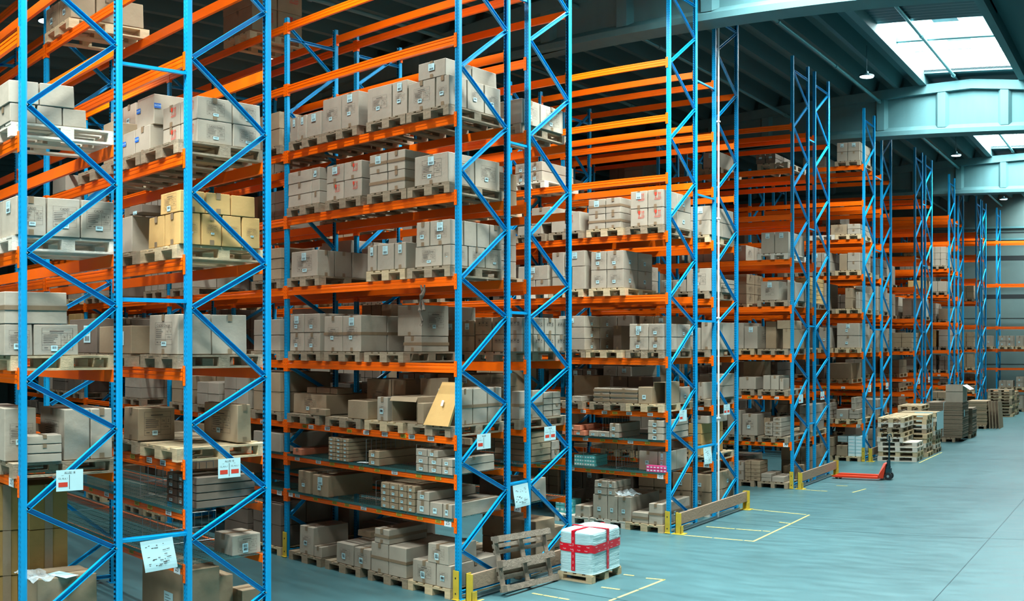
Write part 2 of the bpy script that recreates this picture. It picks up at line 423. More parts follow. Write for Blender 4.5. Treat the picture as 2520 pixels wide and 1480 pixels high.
# row spacers between back-to-back rows
for row in range(1, 16, 2):
    y0 = ROWS[row - 1][1]; y1 = ROWS[row][0]
    for zi, z in enumerate((1.49, 3.95, 6.42, 8.72)):
        key = round(y1 - y0, 2)
        if key not in SPM:
            m = MB().mt('blue_steel'); m.box((-.02, .03, -.02), (.02, y1 - y0 - .03, .012)); m.box((-.02, .03, .012), (-.012, y1 - y0 - .03, .022))
            SPM[key] = m.mesh('row_spacer')
        link('row_spacer', SPM[key], (0, y0, z), 0, None, '%s blue spacer bar joining the ends of the %s and %s rows' % (['lowest', 'second lowest', 'second highest', 'highest'][zi], ORD[row], ORD[row + 1]), 'spacer bar', 'blue spacer bars between back-to-back rows')
for row, b in ((3, 0), (3, 1), (5, 0), (7, 0), (9, 0), (11, 0), (13, 0), (15, 0)):
    link('post_guard', GUARDM, (-BAY * b, ROWS[row - 1][0], 0), 0, None, 'yellow steel foot guard on the %spost of the %s rack row' % ('end ' if b == 0 else 'inner ', ORD[row]), 'post guard', 'yellow post guards')
# ------------------------------------------------------------------ flat marks: lettering and printed panels
_T = {}
def text_geo(s):
    if s not in _T:
        c = bpy.data.curves.new('t', 'FONT'); c.body = s; c.size = 1; c.resolution_u = 2; c.align_x = 'CENTER'; c.align_y = 'CENTER'
        o = bpy.data.objects.new('t', c); COL.objects.link(o); dg = bpy.context.evaluated_depsgraph_get()
        me = bpy.data.meshes.new_from_object(o.evaluated_get(dg)); _T[s] = ([tuple(v.co) for v in me.vertices], [tuple(p.vertices) for p in me.polygons])
        bpy.data.objects.remove(o); bpy.data.curves.remove(c); bpy.data.meshes.remove(me)
    return _T[s]
class Face:
    """a flat patch of surface: origin, unit u and v; draws rectangles and text a hair above it"""
    def __init__(s, m, o, u, v, lift=.0012):
        s.m, s.o, s.u, s.v = m, Vector(o), Vector(u), Vector(v); s.n = s.u.cross(s.v) ; s.lift = lift
    def P(s, a, b, k=1): return s.o + s.u * a + s.v * b + s.n * s.lift * k
    def rect(s, a0, b0, a1, b1, k=1): s.m.quad(s.P(a0, b0, k), s.P(a1, b0, k), s.P(a1, b1, k), s.P(a0, b1, k))
    def frame(s, a0, b0, a1, b1, t, k=1):
        s.rect(a0, b0, a1, b0 + t, k); s.rect(a0, b1 - t, a1, b1, k); s.rect(a0, b0, a0 + t, b1, k); s.rect(a1 - t, b0, a1, b1, k)
    def text(s, str_, a, b, size, k=1, sx=1):
        vs, fs = text_geo(str_); s.m.add([s.P(a + x * size * sx, b + y * size, k) for x, y, _ in vs], fs)
    def poly(s, pts, k=1): s.m.add([s.P(a, b, k) for a, b in pts], [tuple(range(len(pts)))])
def barcode(f, a0, b0, a1, b1, k=2):
    rr = random.Random(3); a = a0
    while a < a1:
        w = (a1 - a0) * rr.choice((.02, .04, .06)); f.rect(a, b0, min(a + w, a1), b1, k); a += w + (a1 - a0) * rr.choice((.03, .05))
def sticker(m, o, u, v, w, h, rich=False):
    f = Face(m, o, u, v, .002); m.mt('paper_cyan' if not rich else 'paper_cyan'); f.rect(-w / 2, -h / 2, w / 2, h / 2)
    m.mt('ink'); barcode(f, -w * .34, -h * .1 if not rich else -h * .4, w * .34, h * .34 if not rich else -h * .12, 1.6)
    if rich:
        for i in range(4): f.rect(-w * .38, h * (.38 - .11 * i), w * R.uniform(.0, .38), h * (.36 - .11 * i), 1.6)
def panel(m, o, u, v, w, h, title=None, nums=('16', '2')):
    """printed shipping panel: frame, headline, rows of small print, number cells"""
    f = Face(m, o, u, v, .0015); t = w * .008; m.mt('ink')
    f.frame(-w / 2, -h / 2, w / 2, h / 2, t)
    f.rect(-w / 2, h * .26, w / 2, h * .26 + t)
    if title: f.text(title, 0, h * .36, min(w * .13, h * .2))
    else: f.rect(-w * .25, h * .33, w * .2, h * .37)
    f.rect(w * .12 - t, -h / 2, w * .12, h * .26); f.rect(w * .31, h * -.05, w * .31 + t, h * .26); f.rect(w * .12, -h * .05, w / 2, -h * .05 + t); f.rect(-w / 2, -h * .28, w / 2, -h * .28 + t)
    f.text(nums[0], w * .21, h * .1, h * .16); f.text(nums[1], w * .41, h * .1, h * .16); f.text('138246', w * .31, -h * .16, h * .1)
    for i in range(5):
        f.rect(-w * .45, h * (.19 - .085 * i), -w * .45 + w * R.uniform(.3, .5), h * (.165 - .085 * i))
    for i in range(3): f.rect(-w * (.42 - .2 * i), -h * .40, -w * (.30 - .2 * i), -h * .37)
def fragile(m, o, u, v, s):
    """red goblet and two upward arrows over a line of small print"""
    f = Face(m, o, u, v, .0015); m.mt('red_ink')
    f.poly([(-.42 * s, .42 * s), (-.08 * s, .42 * s), (-.12 * s, .12 * s), (-.22 * s, .02 * s), (-.28 * s, .02 * s), (-.38 * s, .12 * s)])
    f.rect(-.27 * s, -.16 * s, -.23 * s, .03 * s); f.rect(-.36 * s, -.2 * s, -.14 * s, -.16 * s)
    for c in (.12, .32):
        f.poly([((c - .08) * s, .26 * s), (c * s, .42 * s), ((c + .08) * s, .26 * s)]); f.rect((c - .022) * s, -.1 * s, (c + .022) * s, .28 * s)
    f.rect(.02 * s, -.2 * s, .44 * s, -.16 * s)
    for i in range(2): f.rect(-.42 * s, (-.3 - .1 * i) * s, (.44 - .1 * i) * s, (-.34 - .1 * i) * s)
def icons(m, o, u, v, s):
    f = Face(m, o, u, v, .0015); m.mt('ink')
    for c in (-.32, 0, .32):
        f.frame((c - .12) * s, -.14 * s, (c + .12) * s, .16 * s, .014 * s)
    f.poly([(-.4 * s, .02 * s), (-.32 * s, .12 * s), (-.24 * s, .02 * s)]); f.rect(-.34 * s, -.1 * s, -.3 * s, .03 * s)
    f.poly([(-.07 * s, .1 * s), (.07 * s, .1 * s), (.0, -.02 * s)]); f.rect(-.01 * s, -.1 * s, .01 * s, 0)
    f.rect(.26 * s, -.1 * s, .38 * s, -.06 * s); f.poly([(.24 * s, .02 * s), (.32 * s, .12 * s), (.4 * s, .02 * s)])

MK = {'g': 'carton_grey', 'b': 'carton_brown', 'y': 'carton_tan', 'd': 'carton_dark', 'k': 'carton_pink', 'z': 'carton_ochre'}
LOOK = {'g': 'grey-brown', 'b': 'brown', 'y': 'yellow-tan', 'd': 'dark brown', 'k': 'terracotta', 'z': 'ochre'}
def carton_body(w, d, h, mt_):
    """slightly slumped carton: chamfered edges, jittered corners, faces that bulge a little; base centre at the origin"""
    m = MB().mt(mt_); x, y = w / 2, d / 2; c = .006; j = lambda s=.004: R.uniform(-s, s)
    jj = min(.007, w * .02)
    cor = {}
    for sx in (-1, 1):
        for sy in (-1, 1):
            for sz in (0, 1):
                cor[sx, sy, sz] = Vector((sx * (x - .001 - (abs(j(jj)) if sz else 0)), sy * (y - .001 - (abs(j(jj)) if sz else 0)), (h - abs(j(.004))) if sz else 0))
    def q(sx, sy, sz, ax):         # a corner pulled in along the two axes other than ax
        p = cor[sx, sy, sz].copy(); s = (-sx * c, -sy * c, -(1 if sz else -1) * c)
        for k in range(3):
            if k != ax: p[k] += s[k]
        return p
    faces = [(0, 1), (0, -1), (1, 1), (1, -1), (2, 1), (2, -1)]
    V = {}; n = 0
    for ax, sg in faces:
        o = [k for k in range(3) if k != ax]; ids = []
        for a, b in ((-1, -1), (1, -1), (1, 1), (-1, 1)):
            s = [0, 0, 0]; s[ax] = sg; s[o[0]] = a; s[o[1]] = b
            sz = 1 if s[2] > 0 else 0
            V[ax, sg, s[0], s[1], sz] = len(m.v); ids.append(len(m.v)); m.v.append(tuple(q(s[0], s[1], sz, ax)))
        ctr = sum((Vector(m.v[i]) for i in ids), Vector()) / 4; bl = R.uniform(-.004, .002) if ax < 2 else R.uniform(-.006, 0) * (sg > 0)
        ctr[ax] += sg * bl; m.v.append(tuple(ctr)); ci = len(m.v) - 1
        for k in range(4): m.f.append([ids[k], ids[(k + 1) % 4], ci]); m.m.append(0)
    for ax in range(3):            # chamfer strips
        o = [k for k in range(3) if k != ax]
        for a in (-1, 1):
            for b in (-1, 1):
                e = []
                for t in (-1, 1):
                    s = [0, 0, 0]; s[ax] = t; s[o[0]] = a; s[o[1]] = b; sz = 1 if s[2] > 0 else 0
                    e.append((V[o[0], a, s[0], s[1], sz], V[o[1], b, s[0], s[1], sz]))
                m.f.append([e[0][0], e[1][0], e[1][1], e[0][1]]); m.m.append(0)
    for sx in (-1, 1):
        for sy in (-1, 1):
            for sz in (0, 1):
                s2 = 1 if sz else -1
                m.f.append([V[0, sx, sx, sy, sz], V[1, sy, sx, sy, sz], V[2, s2, sx, sy, sz]]); m.m.append(0)
    me = m.mesh('carton'); fix_normals(me); return me
CARTONS = []; META = {}; MF = {}; MC = {}
def carton(x0, x1, y0, y1, z0, z1, mt_='g', F='', E='', label=None, group='cartons stored on the racking', rz=0, detail=2, name='cardboard_box'):
    w, d, h = x1 - x0, y1 - y0, z1 - z0
    o = link(name, carton_body(w, d, h, MK[mt_]), ((x0 + x1) / 2, (y0 + y1) / 2, z0), rz, None, label, 'carton', group)
    CARTONS.append(o)
    if detail == 0: return o
    # tape: a strip over the top seam whose ends fold down two faces; short tabs at the foot
    e = .0014; tw = min(.028, w * .12); dr = min(.07, h * .4)
    def strip(pts, axis):      # one connected strip through the (along, z) points
        m = MB().mt('tape_brown')
        for a_, z_ in pts: m.v += [(-tw, a_, z_), (tw, a_, z_)] if axis == 'y' else [(a_, tw, z_), (a_, -tw, z_)]
        m.f = [[2 * i, 2 * i + 1, 2 * i + 3, 2 * i + 2] for i in range(len(pts) - 1)]; m.m = [0] * len(m.f)
        link('packing_tape', m.mesh('packing_tape'), parent=o)
    def ring(z_, th, box):
        m = MB().mt('tape_brown'); x0_, x1_, y0_, y1_ = box; c4 = [(x0_, y0_), (x1_, y0_), (x1_, y1_), (x0_, y1_)]
        for p_ in c4: m.v += [(*p_, z_ - th), (*p_, z_ + th)]
        m.f = [[2 * i, (2 * i + 2) % 8, (2 * i + 3) % 8, 2 * i + 1] for i in range(4)]; m.m = [0] * 4
        link('packing_tape', m.mesh('packing_tape'), parent=o)
    ee = .003
    if R.random() < .6 or 'v' in E:
        strip([(-d / 2 - ee, h - dr), (-d / 2 - ee, h + .0004), (d / 2 + ee, h + .0004), (d / 2 + ee, h - dr)], 'y')
        if detail > 1 and h > .2: strip([(-d / 2 - ee, .004), (-d / 2 - ee, .06)], 'y')
    else:
        strip([(w / 2 + ee, h - dr), (w / 2 + ee, h + .0004), (-w / 2 - ee, h + .0004), (-w / 2 - ee, h - dr)], 'x')
        if detail > 1 and h > .2: strip([(w / 2 + ee, .004), (w / 2 + ee, .06)], 'x')
    if 'v' in E: tw = .045; strip([(w / 2 + ee + .001, .002), (w / 2 + ee + .001, h)], 'x')
    if 't' in F or 't' in E: ring(h * .5, .022, (-w / 2 - ee, w / 2 + ee, -d / 2 - ee, d / 2 + ee))
    for side, marks in (('F', F), ('E', E)):
        if side == 'F': cen = Vector((0, -d / 2, h / 2)); u = Vector((1, 0, 0)); W_ = w
        else: cen = Vector((w / 2, 0, h / 2)); u = Vector((0, 1, 0)); W_ = d
        v = Vector((0, 0, 1)); lift = u.cross(v) * .0022; cen = cen + lift
        pm = MB(); sm = MB()
        for k in marks:
            sm = MB()
            if k in 'pPcCT' and detail > 1:
                big = .9 if k in 'PC' else .62
                pw = min(W_ * .72, h * 1.1) * (1 if big > .8 else .8); ph = min(h * .72, pw * .8) * (1 if big > .8 else .85)
                if k != 'T': panel(pm, cen + u * W_ * .02 + v * h * .02, u, v, pw, ph, {'c': 'CADES Design', 'C': 'CADES'}.get(k), ('18', '9') if k == 'C' else ('16', '2'))
                if k in 'cC': sticker(sm, cen + u * pw * .05 - v * ph * .42, u, v, min(.13, pw * .3), min(.08, ph * .2))
                elif k in 'pP': sticker(sm, cen - u * W_ * .05 - v * ph * .38, u, v, .07, .055)
            elif k in 'pPcC' : panel(pm, cen, u, v, W_ * .5, h * .5, None)
            elif k == 'f': fragile(pm, cen + u * W_ * .15 + v * h * .15, u, v, min(.26, h * .5, W_ * .5))
            elif k == 'i': icons(pm, cen + v * h * .12, u, v, min(.26, W_ * .7))
            elif k == 'w': sticker(sm, cen + u * W_ * .0 + v * (h / 2 - .09), u, v, min(.11, W_ * .3), min(.12, h * .4), True)
            elif k == 's': sticker(sm, cen - u * W_ * .06 - v * h * .1, u, v, min(.075, W_ * .3), min(.075, h * .4))
            elif k == 'A': sticker(sm, cen + u * W_ * .18 + v * h * .05, u, v, min(.19, W_ * .6), min(.3, h * .5), True)
            elif k == 'b':
                sm.mt('truck_blue'); Face(sm, cen, u, v, .002).rect(-W_ * .5, h * .02, -W_ * .5 + .09, h * .02 + .06)
                sm.mt('paper_cyan'); Face(sm, cen, u, v, .003).text('WOW', -W_ * .5 + .05, h * .02 + .03, .032)
            if sm.v: link('shipping_sticker', sm.mesh('shipping_sticker'), parent=o)
        if pm.v: link('printed_marks', pm.mesh('printed_marks'), parent=o)
    return o
mat('truck_blue', (30, 100, 190), .5)
# ------------------------------------------------------------------ pallets
def pallet_parts(kind):
    """1.2 deep (y) by 0.8 wide (x); deck of five boards on three cross boards, nine blocks, three runners"""
    wd = {'p': 'wood_pale', 'g': 'wood_grey', 'w': 'wood_white', 'o': 'wood_old'}[kind]
    dk = MB().mt(wd)
    for x, w in ((-.3275, .145), (-.155, .10), (0, .145), (.155, .10), (.3275, .145)):
        j = R.uniform(-.004, .004); dk.box((x - w / 2, -.6 + j, .122), (x + w / 2, .6 + j, .144))
    for y in (-.5275, 0, .5275): dk.box((-.4, y - .0725, .1), (.4, y + .0725, .1215))
    bl = MB().mt(wd); bl.box((-.05, -.0725, 0), (.05, .0725, .078))
    blc = MB().mt(wd); blc.box((-.0725, -.0725, 0), (.0725, .0725, .078))
    rn = MB().mt(wd); rn.box((-.05, -.6, 0), (.05, .6, .022))
    rc = MB().mt(wd); rc.box((-.0725, -.6, 0), (.0725, .6, .022))
    return dk.mesh('deck'), bl.mesh('block'), blc.mesh('block'), rn.mesh('runner'), rc.mesh('runner')
PALP = {k: pallet_parts(k) for k in 'pgwo'}
PALLETS = []
def whole_pallet(k):
    dk, bl, blc, rn, rc = PALP[k]; m = MB().mt(dk.materials[0].name)
    for me, pts in ((dk, [(0, 0, 0)]), (bl, [(x, y, .022) for x in (-.35, 0, .35) for y in (-.5275, 0, .5275)]), (rn, [(x, 0, 0) for x in (-.35, 0, .35)])):
        for q in pts:
            n = len(m.v); m.v += [tuple(v.co + Vector(q)) for v in me.vertices]; m.f += [[n + i for i in p.vertices] for p in me.polygons]; m.m += [0] * len(me.polygons)
    return m.mesh('wooden_pallet')
PALW = {k: whole_pallet(k) for k in 'pgwo'}
WCOL = {'p': 'pale', 'g': 'grey', 'w': 'whitish', 'o': 'weathered'}
def pallet(x, y, z, kind='p', rz=0, label=None, group='wooden pallets', rot=None, whole=False):
    if whole:
        o = link('wooden_pallet', PALW[kind], (x, y, z), rz, None, label, 'pallet', group); PALLETS.append(o); return o
    dk, bl, blc, rn, rc = PALP[kind]
    o = link('wooden_pallet', None, (x, y, z), rz, None, label, 'pallet', group)
    if rot: o.rotation_euler = rot
    link('deck', dk, parent=o)
    for i, px in enumerate((-.35, 0, .35)):
        for py in (-.5275, 0, .5275): link('block', blc if i == 1 else bl, (px, py, .022), parent=o)
        link('runner', rc if i == 1 else rn, (px, 0, 0), parent=o)
    PALLETS.append(o); return o

STK = ['first', 'second', 'third', 'fourth', 'fifth', 'sixth']
TIER = {1: ['only'], 2: ['bottom', 'top'], 3: ['bottom', 'middle', 'top'], 4: ['bottom', 'second', 'third', 'top'], 5: ['bottom', 'second', 'third', 'fourth', 'top'], 6: ['bottom', 'second', 'third', 'fourth', 'fifth', 'top']}
def lv(l): return 'floor' if l == 0 else 'level ' + NUM[l]
def bayw(b): return 'end' if b == 0 else ORD[b + 1]
LOADS = [
 (3, 0, 7, 1, [-0.893, -0.367, -0.1],[9.451, 9.818, 10.184, 10.551],6.787, 7.222, 1, 'g', 'p', 'p', 0),
 (3, 0, 7, 1, [-0.698, -0.174],[9.451, 10.001, 10.551],7.222, 7.478, 1, 'g', 'w', '', 0),
 (3, 0, 7, 2, [-1.73, -1.209, -0.899],[9.451, 10.551],6.787, 7.305, 1, 'g', 'wp', '', 0),
 (3, 0, 7, 3, [-2.743, -2.302, -1.907],[9.451, 10.551],6.787, 7.334, 1, 'g', 'wp', '', 0),
 (3, 0, 7, 4, [-3.543, -3.338, -3.125, -2.769],[9.451, 10.551],6.787, 7.182, 1, 'g', 'w', '', 0),
 (3, 0, 6, 1, [-0.767, -0.12],[9.451, 10.001, 10.551],5.701, 6.124, 1, 'g', 'wp', 'p', 0),
 (3, 0, 6, 2, [-1.684, -1.301, -0.941],[9.451, 10.551],5.701, 6.279, 2, 'g', 'tw', '', 0),
 (3, 0, 6, 3, [-2.648, -2.242, -1.84],[9.451, 10.551],5.701, 6.25, 2, 'g', 'fw', '', 0),
 (3, 0, 6, 4, [-3.603, -3.004, -2.806],[9.451, 10.551],5.701, 6.277, 3, 'g', 'wp', '', 0),
 (3, 0, 5, 1, [-0.758, -0.236, -0.08],[9.451, 9.818, 10.184, 10.551],4.562, 4.845, 1, 'g', 'c', 'c', 0),
 (3, 0, 5, 1, [-0.731, -0.473, -0.08],[9.451, 9.726, 10.001, 10.276, 10.551],4.845, 5.191, 1, 'g', 'wp', '', 0),
 (3, 0, 5, 2, [-1.73, -1.521, -1.163, -0.923],[9.451, 10.001, 10.551],4.562, 4.941, 1, 'g', 'w', '', 0),
 (3, 0, 5, 4, [-3.523, -2.854],[9.451, 9.818, 10.184, 10.551],4.562, 4.975, 1, 'g', 'wc', '', 0),
 (3, 0, 4, 4, [-3.555, -3.19, -2.795],[9.451, 10.551],3.39, 3.98, 2, 'g', 'wp', '', 0),
 (3, 0, 4, 3, [-2.706, -2.274, -1.856],[9.451, 10.001, 10.551],3.39, 3.929, 1, 'g', 'wpt', 't', 0),
 (3, 0, 4, 2, [-1.478, -1.1],[9.95, 10.55],3.39, 3.619, 1, 'g', 't', '', 0),
 (3, 0, 4, 2, [-1.608, -1.1],[9.95, 10.55],3.619, 4.075, 1, 'g', '', 'p', 0),
 (3, 0, 3, 4, [-3.602, -2.769],[9.56, 10.51],2.397, 2.711, 1, 'b', 'p', '', 0),
 (3, 0, 3, 4, [-3.555, -3.312, -2.97, -2.792],[9.8, 10.15],2.711, 2.811, 1, 'b', '', '', 0),
 (3, 0, 3, 9, [-3.011, -2.622],[9.42, 9.54],2.397, 2.505, 1, 'b', '', '', 0),
 (3, 0, 3, 3, [-2.162, -1.707],[9.451, 9.951],2.397, 2.672, 1, 'b', '', '', 0),
 (3, 0, 3, 3, [-2.389, -1.841, -1.53],[10.05, 10.55],2.397, 2.971, 1, 'b', 'p', '', 0),
 (3, 0, 3, 2, [-1.524, -1.294],[9.451, 10.451],2.397, 2.745, 1, 'g', 'sp', '', 0),
 (3, 0, 3, 8, [-0.713, -0.584],[9.451, 9.951],2.397, 2.69, 1, 'b', '', '', 0),
 (3, 0, 3, 8, [-1.288, -1.058],[10.1, 10.5],2.397, 3.004, 1, 'b', 't', '', 0),
 (3, 0, 3, 1, [-0.487, -0.244, -0.1],[9.62, 9.937, 10.253, 10.57],2.397, 2.894, 1, 'g', '', 't', 0),
 (3, 0, 2, 0, [-2.605, -2.436, -2.274, -2.138],[9.451, 10.451],1.733, 2.083, 6, 'b', 's', '', 0),
 (3, 0, 2, 7, [-1.707, -1.473],[9.451, 10.451],1.733, 1.953, 2, 'b', 's', '', 0),
 (3, 0, 2, 6, [-0.743, -0.502, -0.25, -0.05],[9.451, 10.351],1.733, 1.954, 2, 'g', 's', '', 0),
 (3, 0, 2, 6, [-0.743, -0.522, -0.315],[9.451, 10.351],1.954, 2.054, 1, 'g', 's', '', 0),
 (3, 0, 2, 5, [-3.483, -3.248],[9.451, 10.451],1.733, 1.84, 1, 'k', '', '', 0),
 (3, 0, 1, 0, [-3.346, -3.03],[9.451, 10.351],1.135, 1.493, 1, 'b', 'p', '', 0),
 (3, 0, 1, 7, [-2.985, -2.597],[9.451, 10.401],1.135, 1.466, 1, 'b', 'ws', '', 0),
 (3, 0, 1, 6, [-1.447, -1.263, -1.082, -0.911, -0.752],[9.451, 10.251],1.135, 1.513, 4, 'b', 's', '', 0),
 (3, 0, 1, 5, [-0.731, -0.479, -0.236, -0.06],[9.451, 10.501],1.135, 1.332, 1, 'g', 's', '', 0),
 (3, 0, 1, 5, [-0.722, -0.479],[9.451, 10.451],1.332, 1.462, 1, 'g', 's', '', 0),
 (3, 0, 0, 4, [-3.307, -2.951],[9.451, 10.201],0.15, 0.605, 1, 'g', 'ps', '', 0),
 (3, 0, 0, 9, [-2.947, -2.75],[9.451, 10.051],0.15, 0.327, 1, 'g', '', '', 0),
 (3, 0, 0, 3, [-2.418, -2.022],[9.451, 10.351],0.15, 0.475, 1, 'g', 'sp', '', 0),
 (3, 0, 0, 8, [-2.018, -1.658],[9.451, 10.351],0.15, 0.457, 1, 'g', 'sp', '', 0),
 (3, 0, 0, 3, [-2.547, -2.23],[10.0, 10.4],0.475, 0.575, 1, 'b', '', '', 0),
 (3, 0, 0, 2, [-1.648, -1.282, -0.917],[9.451, 10.551],0.15, 0.597, 1, 'g', 't', '', 0),
 (3, 0, 0, 2, [-1.576, -1.263],[9.451, 10.251],0.597, 0.817, 1, 'g', 't', '', 0),
 (3, 0, 0, 1, [-0.803, -0.355, -0.08],[9.451, 10.501],0.15, 0.474, 1, 'g', 'ps', '', 0),
 (3, 0, 0, 1, [-0.517, -0.12],[9.451, 10.051],0.474, 0.749, 1, 'g', 'ps', '', 0),
 (1, 0, 6, 1, [-0.9, -0.5, -0.1],[3.358, 3.643, 3.926, 4.195],5.701, 5.895, 1, 'g', '', 'T', 0),
 (1, 0, 6, 1, [-0.9, -0.5, -0.1],[3.346, 3.675, 4.064],5.895, 6.136, 1, 'g', '', '', 0),
 (1, 0, 5, 1, [-0.86, -0.46, -0.06],[3.402, 3.735, 4.103, 4.484],4.562, 4.952, 1, 'g', 'w', 'C', 0),
 (1, 0, 4, 1, [-0.9, -0.1],[3.3, 3.609, 4.104],3.39, 3.699, 1, 'g', '', 'P', 0),
 (1, 0, 4, 1, [-0.9, -0.1],[3.3, 3.981],3.699, 4.015, 1, 'g', '', 't', 0),
 (1, 0, 3, 1, [-1.05, -0.25],[3.36, 3.713],2.34, 2.871, 1, 'g', '', 'P', 0),
 (1, 0, 3, 2, [-0.72, -0.1],[3.932, 4.231, 4.486],2.34, 2.854, 1, 'g', 'c', '', 0),
 (1, 0, 3, 3, [-0.24, -0.055],[3.52, 3.903],2.34, 2.612, 3, 'g', '', '', 0),
 (1, 0, 0, 1, [-1.3, -0.5],[3.35, 3.621],0.15, 2.072, 4, 'z', '', 'v', 0),
 (1, 0, 0, 2, [-1.3, -0.5],[3.722, 4.173],0.15, 2.051, 4, 'z', '', 'v', 0),
 (1, 0, 0, 3, [-0.494, -0.06],[3.631, 4.295],0.15, 1.163, 2, 'b', '', '', 0),
 (2, 0, 6, 1, [-0.834, -0.453, -0.1],[5.49, 5.961, 6.348],5.701, 6.228, 2, 'g', 'f', 'c', 0),
 (2, 0, 6, 2, [-1.555, -1.243, -0.888],[5.36, 6.36],5.701, 6.044, 1, 'g', 'b', '', 0),
 (2, 0, 6, 2, [-1.275, -0.864],[5.4, 6.4],6.044, 6.415, 1, 'g', 'b', 'b', 0),
 (2, 0, 6, 9, [-2.526, -2.193, -1.843],[5.7, 6.5],6.2, 6.567, 1, 'g', 's', '', 0),
 (2, 0, 6, 3, [-1.837, -1.593],[5.245, 6.345],5.701, 6.211, 1, 'b', 'p', '', 0),
 (2, 0, 8, 4, [-3.581, -3.144, -2.753],[5.245, 5.612, 5.978, 6.345],7.932, 8.301, 1, 'b', 'ps', '', 0),
 (3, 1, 9, 1, [-5.467, -4.578],[9.451, 10.001, 10.551],9.027, 9.981, 2, 'b', '', 'f', 0),
 (2, 0, 5, 1, [-0.733, -0.382, -0.05],[5.245, 5.521, 5.786, 6.049, 6.301],4.562, 4.909, 1, 'y', '', 'c', 0),
 (2, 0, 5, 1, [-0.47, -0.05],[5.245, 5.573, 5.903, 6.235],4.909, 5.145, 1, 'y', 'P', '', 0),
 (2, 0, 5, 2, [-1.435, -1.105],[5.245, 6.245],4.562, 4.985, 1, 'g', '', '', 0),
 (2, 0, 5, 2, [-1.181, -0.874],[5.245, 6.045],4.997, 5.097, 1, 'd', 'w', '', 0),
 (2, 0, 4, 1, [-0.718, -0.09],[5.245, 5.679, 6.152],3.39, 3.825, 1, 'g', 'c', '', 0),
 (2, 0, 4, 2, [-1.957, -1.115],[5.245, 6.145],3.39, 3.718, 1, 'b', 'A', 'A', 0),
 (2, 0, 4, 3, [-2.816, -2.014],[5.245, 6.145],3.39, 3.823, 1, 'd', 'A', '', 0),
 (2, 0, 3, 7, [-0.796, -0.1],[6.02, 6.22],2.41, 2.836, 1, 'b', 'p', '', 0),
 (2, 0, 3, 2, [-1.321, -0.954],[5.245, 5.745],2.397, 2.775, 1, 'b', '', 'P', 0),
 (2, 0, 2, 1, [-0.668, -0.429, -0.264, -0.03],[5.44, 6.22],1.733, 2.076, 4, 'd', 's', '', 0),
 (2, 0, 1, 1, [-0.48, -0.1],[5.95, 6.35],1.135, 1.369, 1, 'g', '', 'Ps', 0),
 (2, 0, 0, 1, [-1.161, -0.25],[5.4, 5.9],0, 1.009, 1, 'b', 'A', '', 0),
 (2, 0, 0, 2, [-1.285, -0.638],[5.95, 6.35],0, 0.776, 1, 'b', '', '', 0),
 (2, 0, 0, 2, [-1.194, -0.893],[5.95, 6.25],0.776, 0.876, 1, 'b', '', '', 0),
 (2, 0, 0, 3, [-0.758, -0.504],[6.36, 6.66],0, 0.589, 1, 'b', '', '', 0),
 (4, 0, 7, 1, [-0.501, -0.05],[10.965, 11.417, 12.01],6.787, 7.174, 1, 'g', '', 'p', 0),
 (4, 0, 4, 1, [-0.963, -0.629, -0.33],[10.965, 11.465],3.39, 3.904, 2, 'b', 'i', '', 0),
 (4, 0, 4, 8, [-0.33, -0.05],[10.97, 11.24, 11.52, 11.8, 12.1],3.39, 3.899, 2, 'g', 'i', 'i', 0),
 (4, 0, 4, 2, [-1.695, -1.259, -0.972],[10.965, 12.065],3.39, 3.864, 2, 'b', 'w', '', 0),
 (4, 0, 3, 1, [-0.268, -0.1],[10.965, 11.561],2.397, 2.812, 1, 'g', 't', '', 0),
 (4, 0, 3, 8, [-0.6, -0.1],[11.56, 11.8, 12.02],2.397, 2.772, 4, 'g', '', '', 0),
 (4, 0, 2, 1, [-0.829, -0.1],[11.26, 11.757],1.733, 2.198, 5, 'b', '', '', 0),
 (4, 0, 2, 2, [-0.5, -0.1],[11.767, 11.997],1.733, 2.015, 2, 'g', '', '', 0),
 (4, 0, 1, 1, [-0.587, -0.1],[11.26, 11.639],1.135, 1.476, 1, 'g', '', 's', 0),
 (4, 0, 1, 2, [-1.087, -0.583],[11.2, 11.9],1.135, 1.417, 1, 'd', '', '', 0),
 (4, 0, 0, 1, [-1.11, -0.649],[11.3, 11.9],0.15, 0.847, 2, 'b', '', '', 0),
 (4, 0, 0, 2, [-0.544, -0.05],[11.3, 11.8],0.15, 0.834, 2, 'b', '', '', 0),
 (4, 0, 0, 3, [-0.55, -0.12],[11.85, 12.15],0.15, 0.65, 3, 'b', '', '', 0),
 (5, 0, 7, 4, [-3.526, -3.192, -2.826],[15.175, 16.275],6.787, 7.185, 2, 'g', 'p', '', 0),
 (5, 0, 6, 1, [-0.792, -0.418, -0.08],[15.175, 15.725, 16.275],5.701, 6.363, 2, 'g', 'fw', 's', 0),
 (5, 0, 6, 2, [-1.736, -1.341, -1.002],[15.175, 16.275],5.701, 6.285, 2, 'g', 'tw', '', 0),
 (5, 0, 6, 3, [-2.615, -1.921],[15.175, 16.275],5.701, 6.085, 1, 'g', 'fw', '', 0),
 (5, 0, 6, 4, [-3.46, -2.838],[15.175, 16.275],5.701, 5.89, 1, 'g', '', '', 0),
 (5, 0, 6, 4, [-3.106, -2.621],[15.175, 16.275],5.89, 6.237, 1, 'g', '', '', 0),
 (5, 0, 5, 2, [-1.678, -1.318, -0.938],[15.175, 15.725, 16.275],4.562, 5.272, 2, 'g', 'wp', 's', 0),
 (5, 0, 5, 3, [-2.599, -2.3],[15.175, 16.275],4.562, 4.818, 1, 'g', '', '', 0),
 (5, 0, 5, 3, [-2.599, -2.3],[15.175, 16.275],4.818, 5.307, 1, 'g', '', '', 0),
 (5, 0, 5, 9, [-2.12, -1.795],[15.175, 16.275],4.562, 5.01, 1, 'g', '', '', 0),
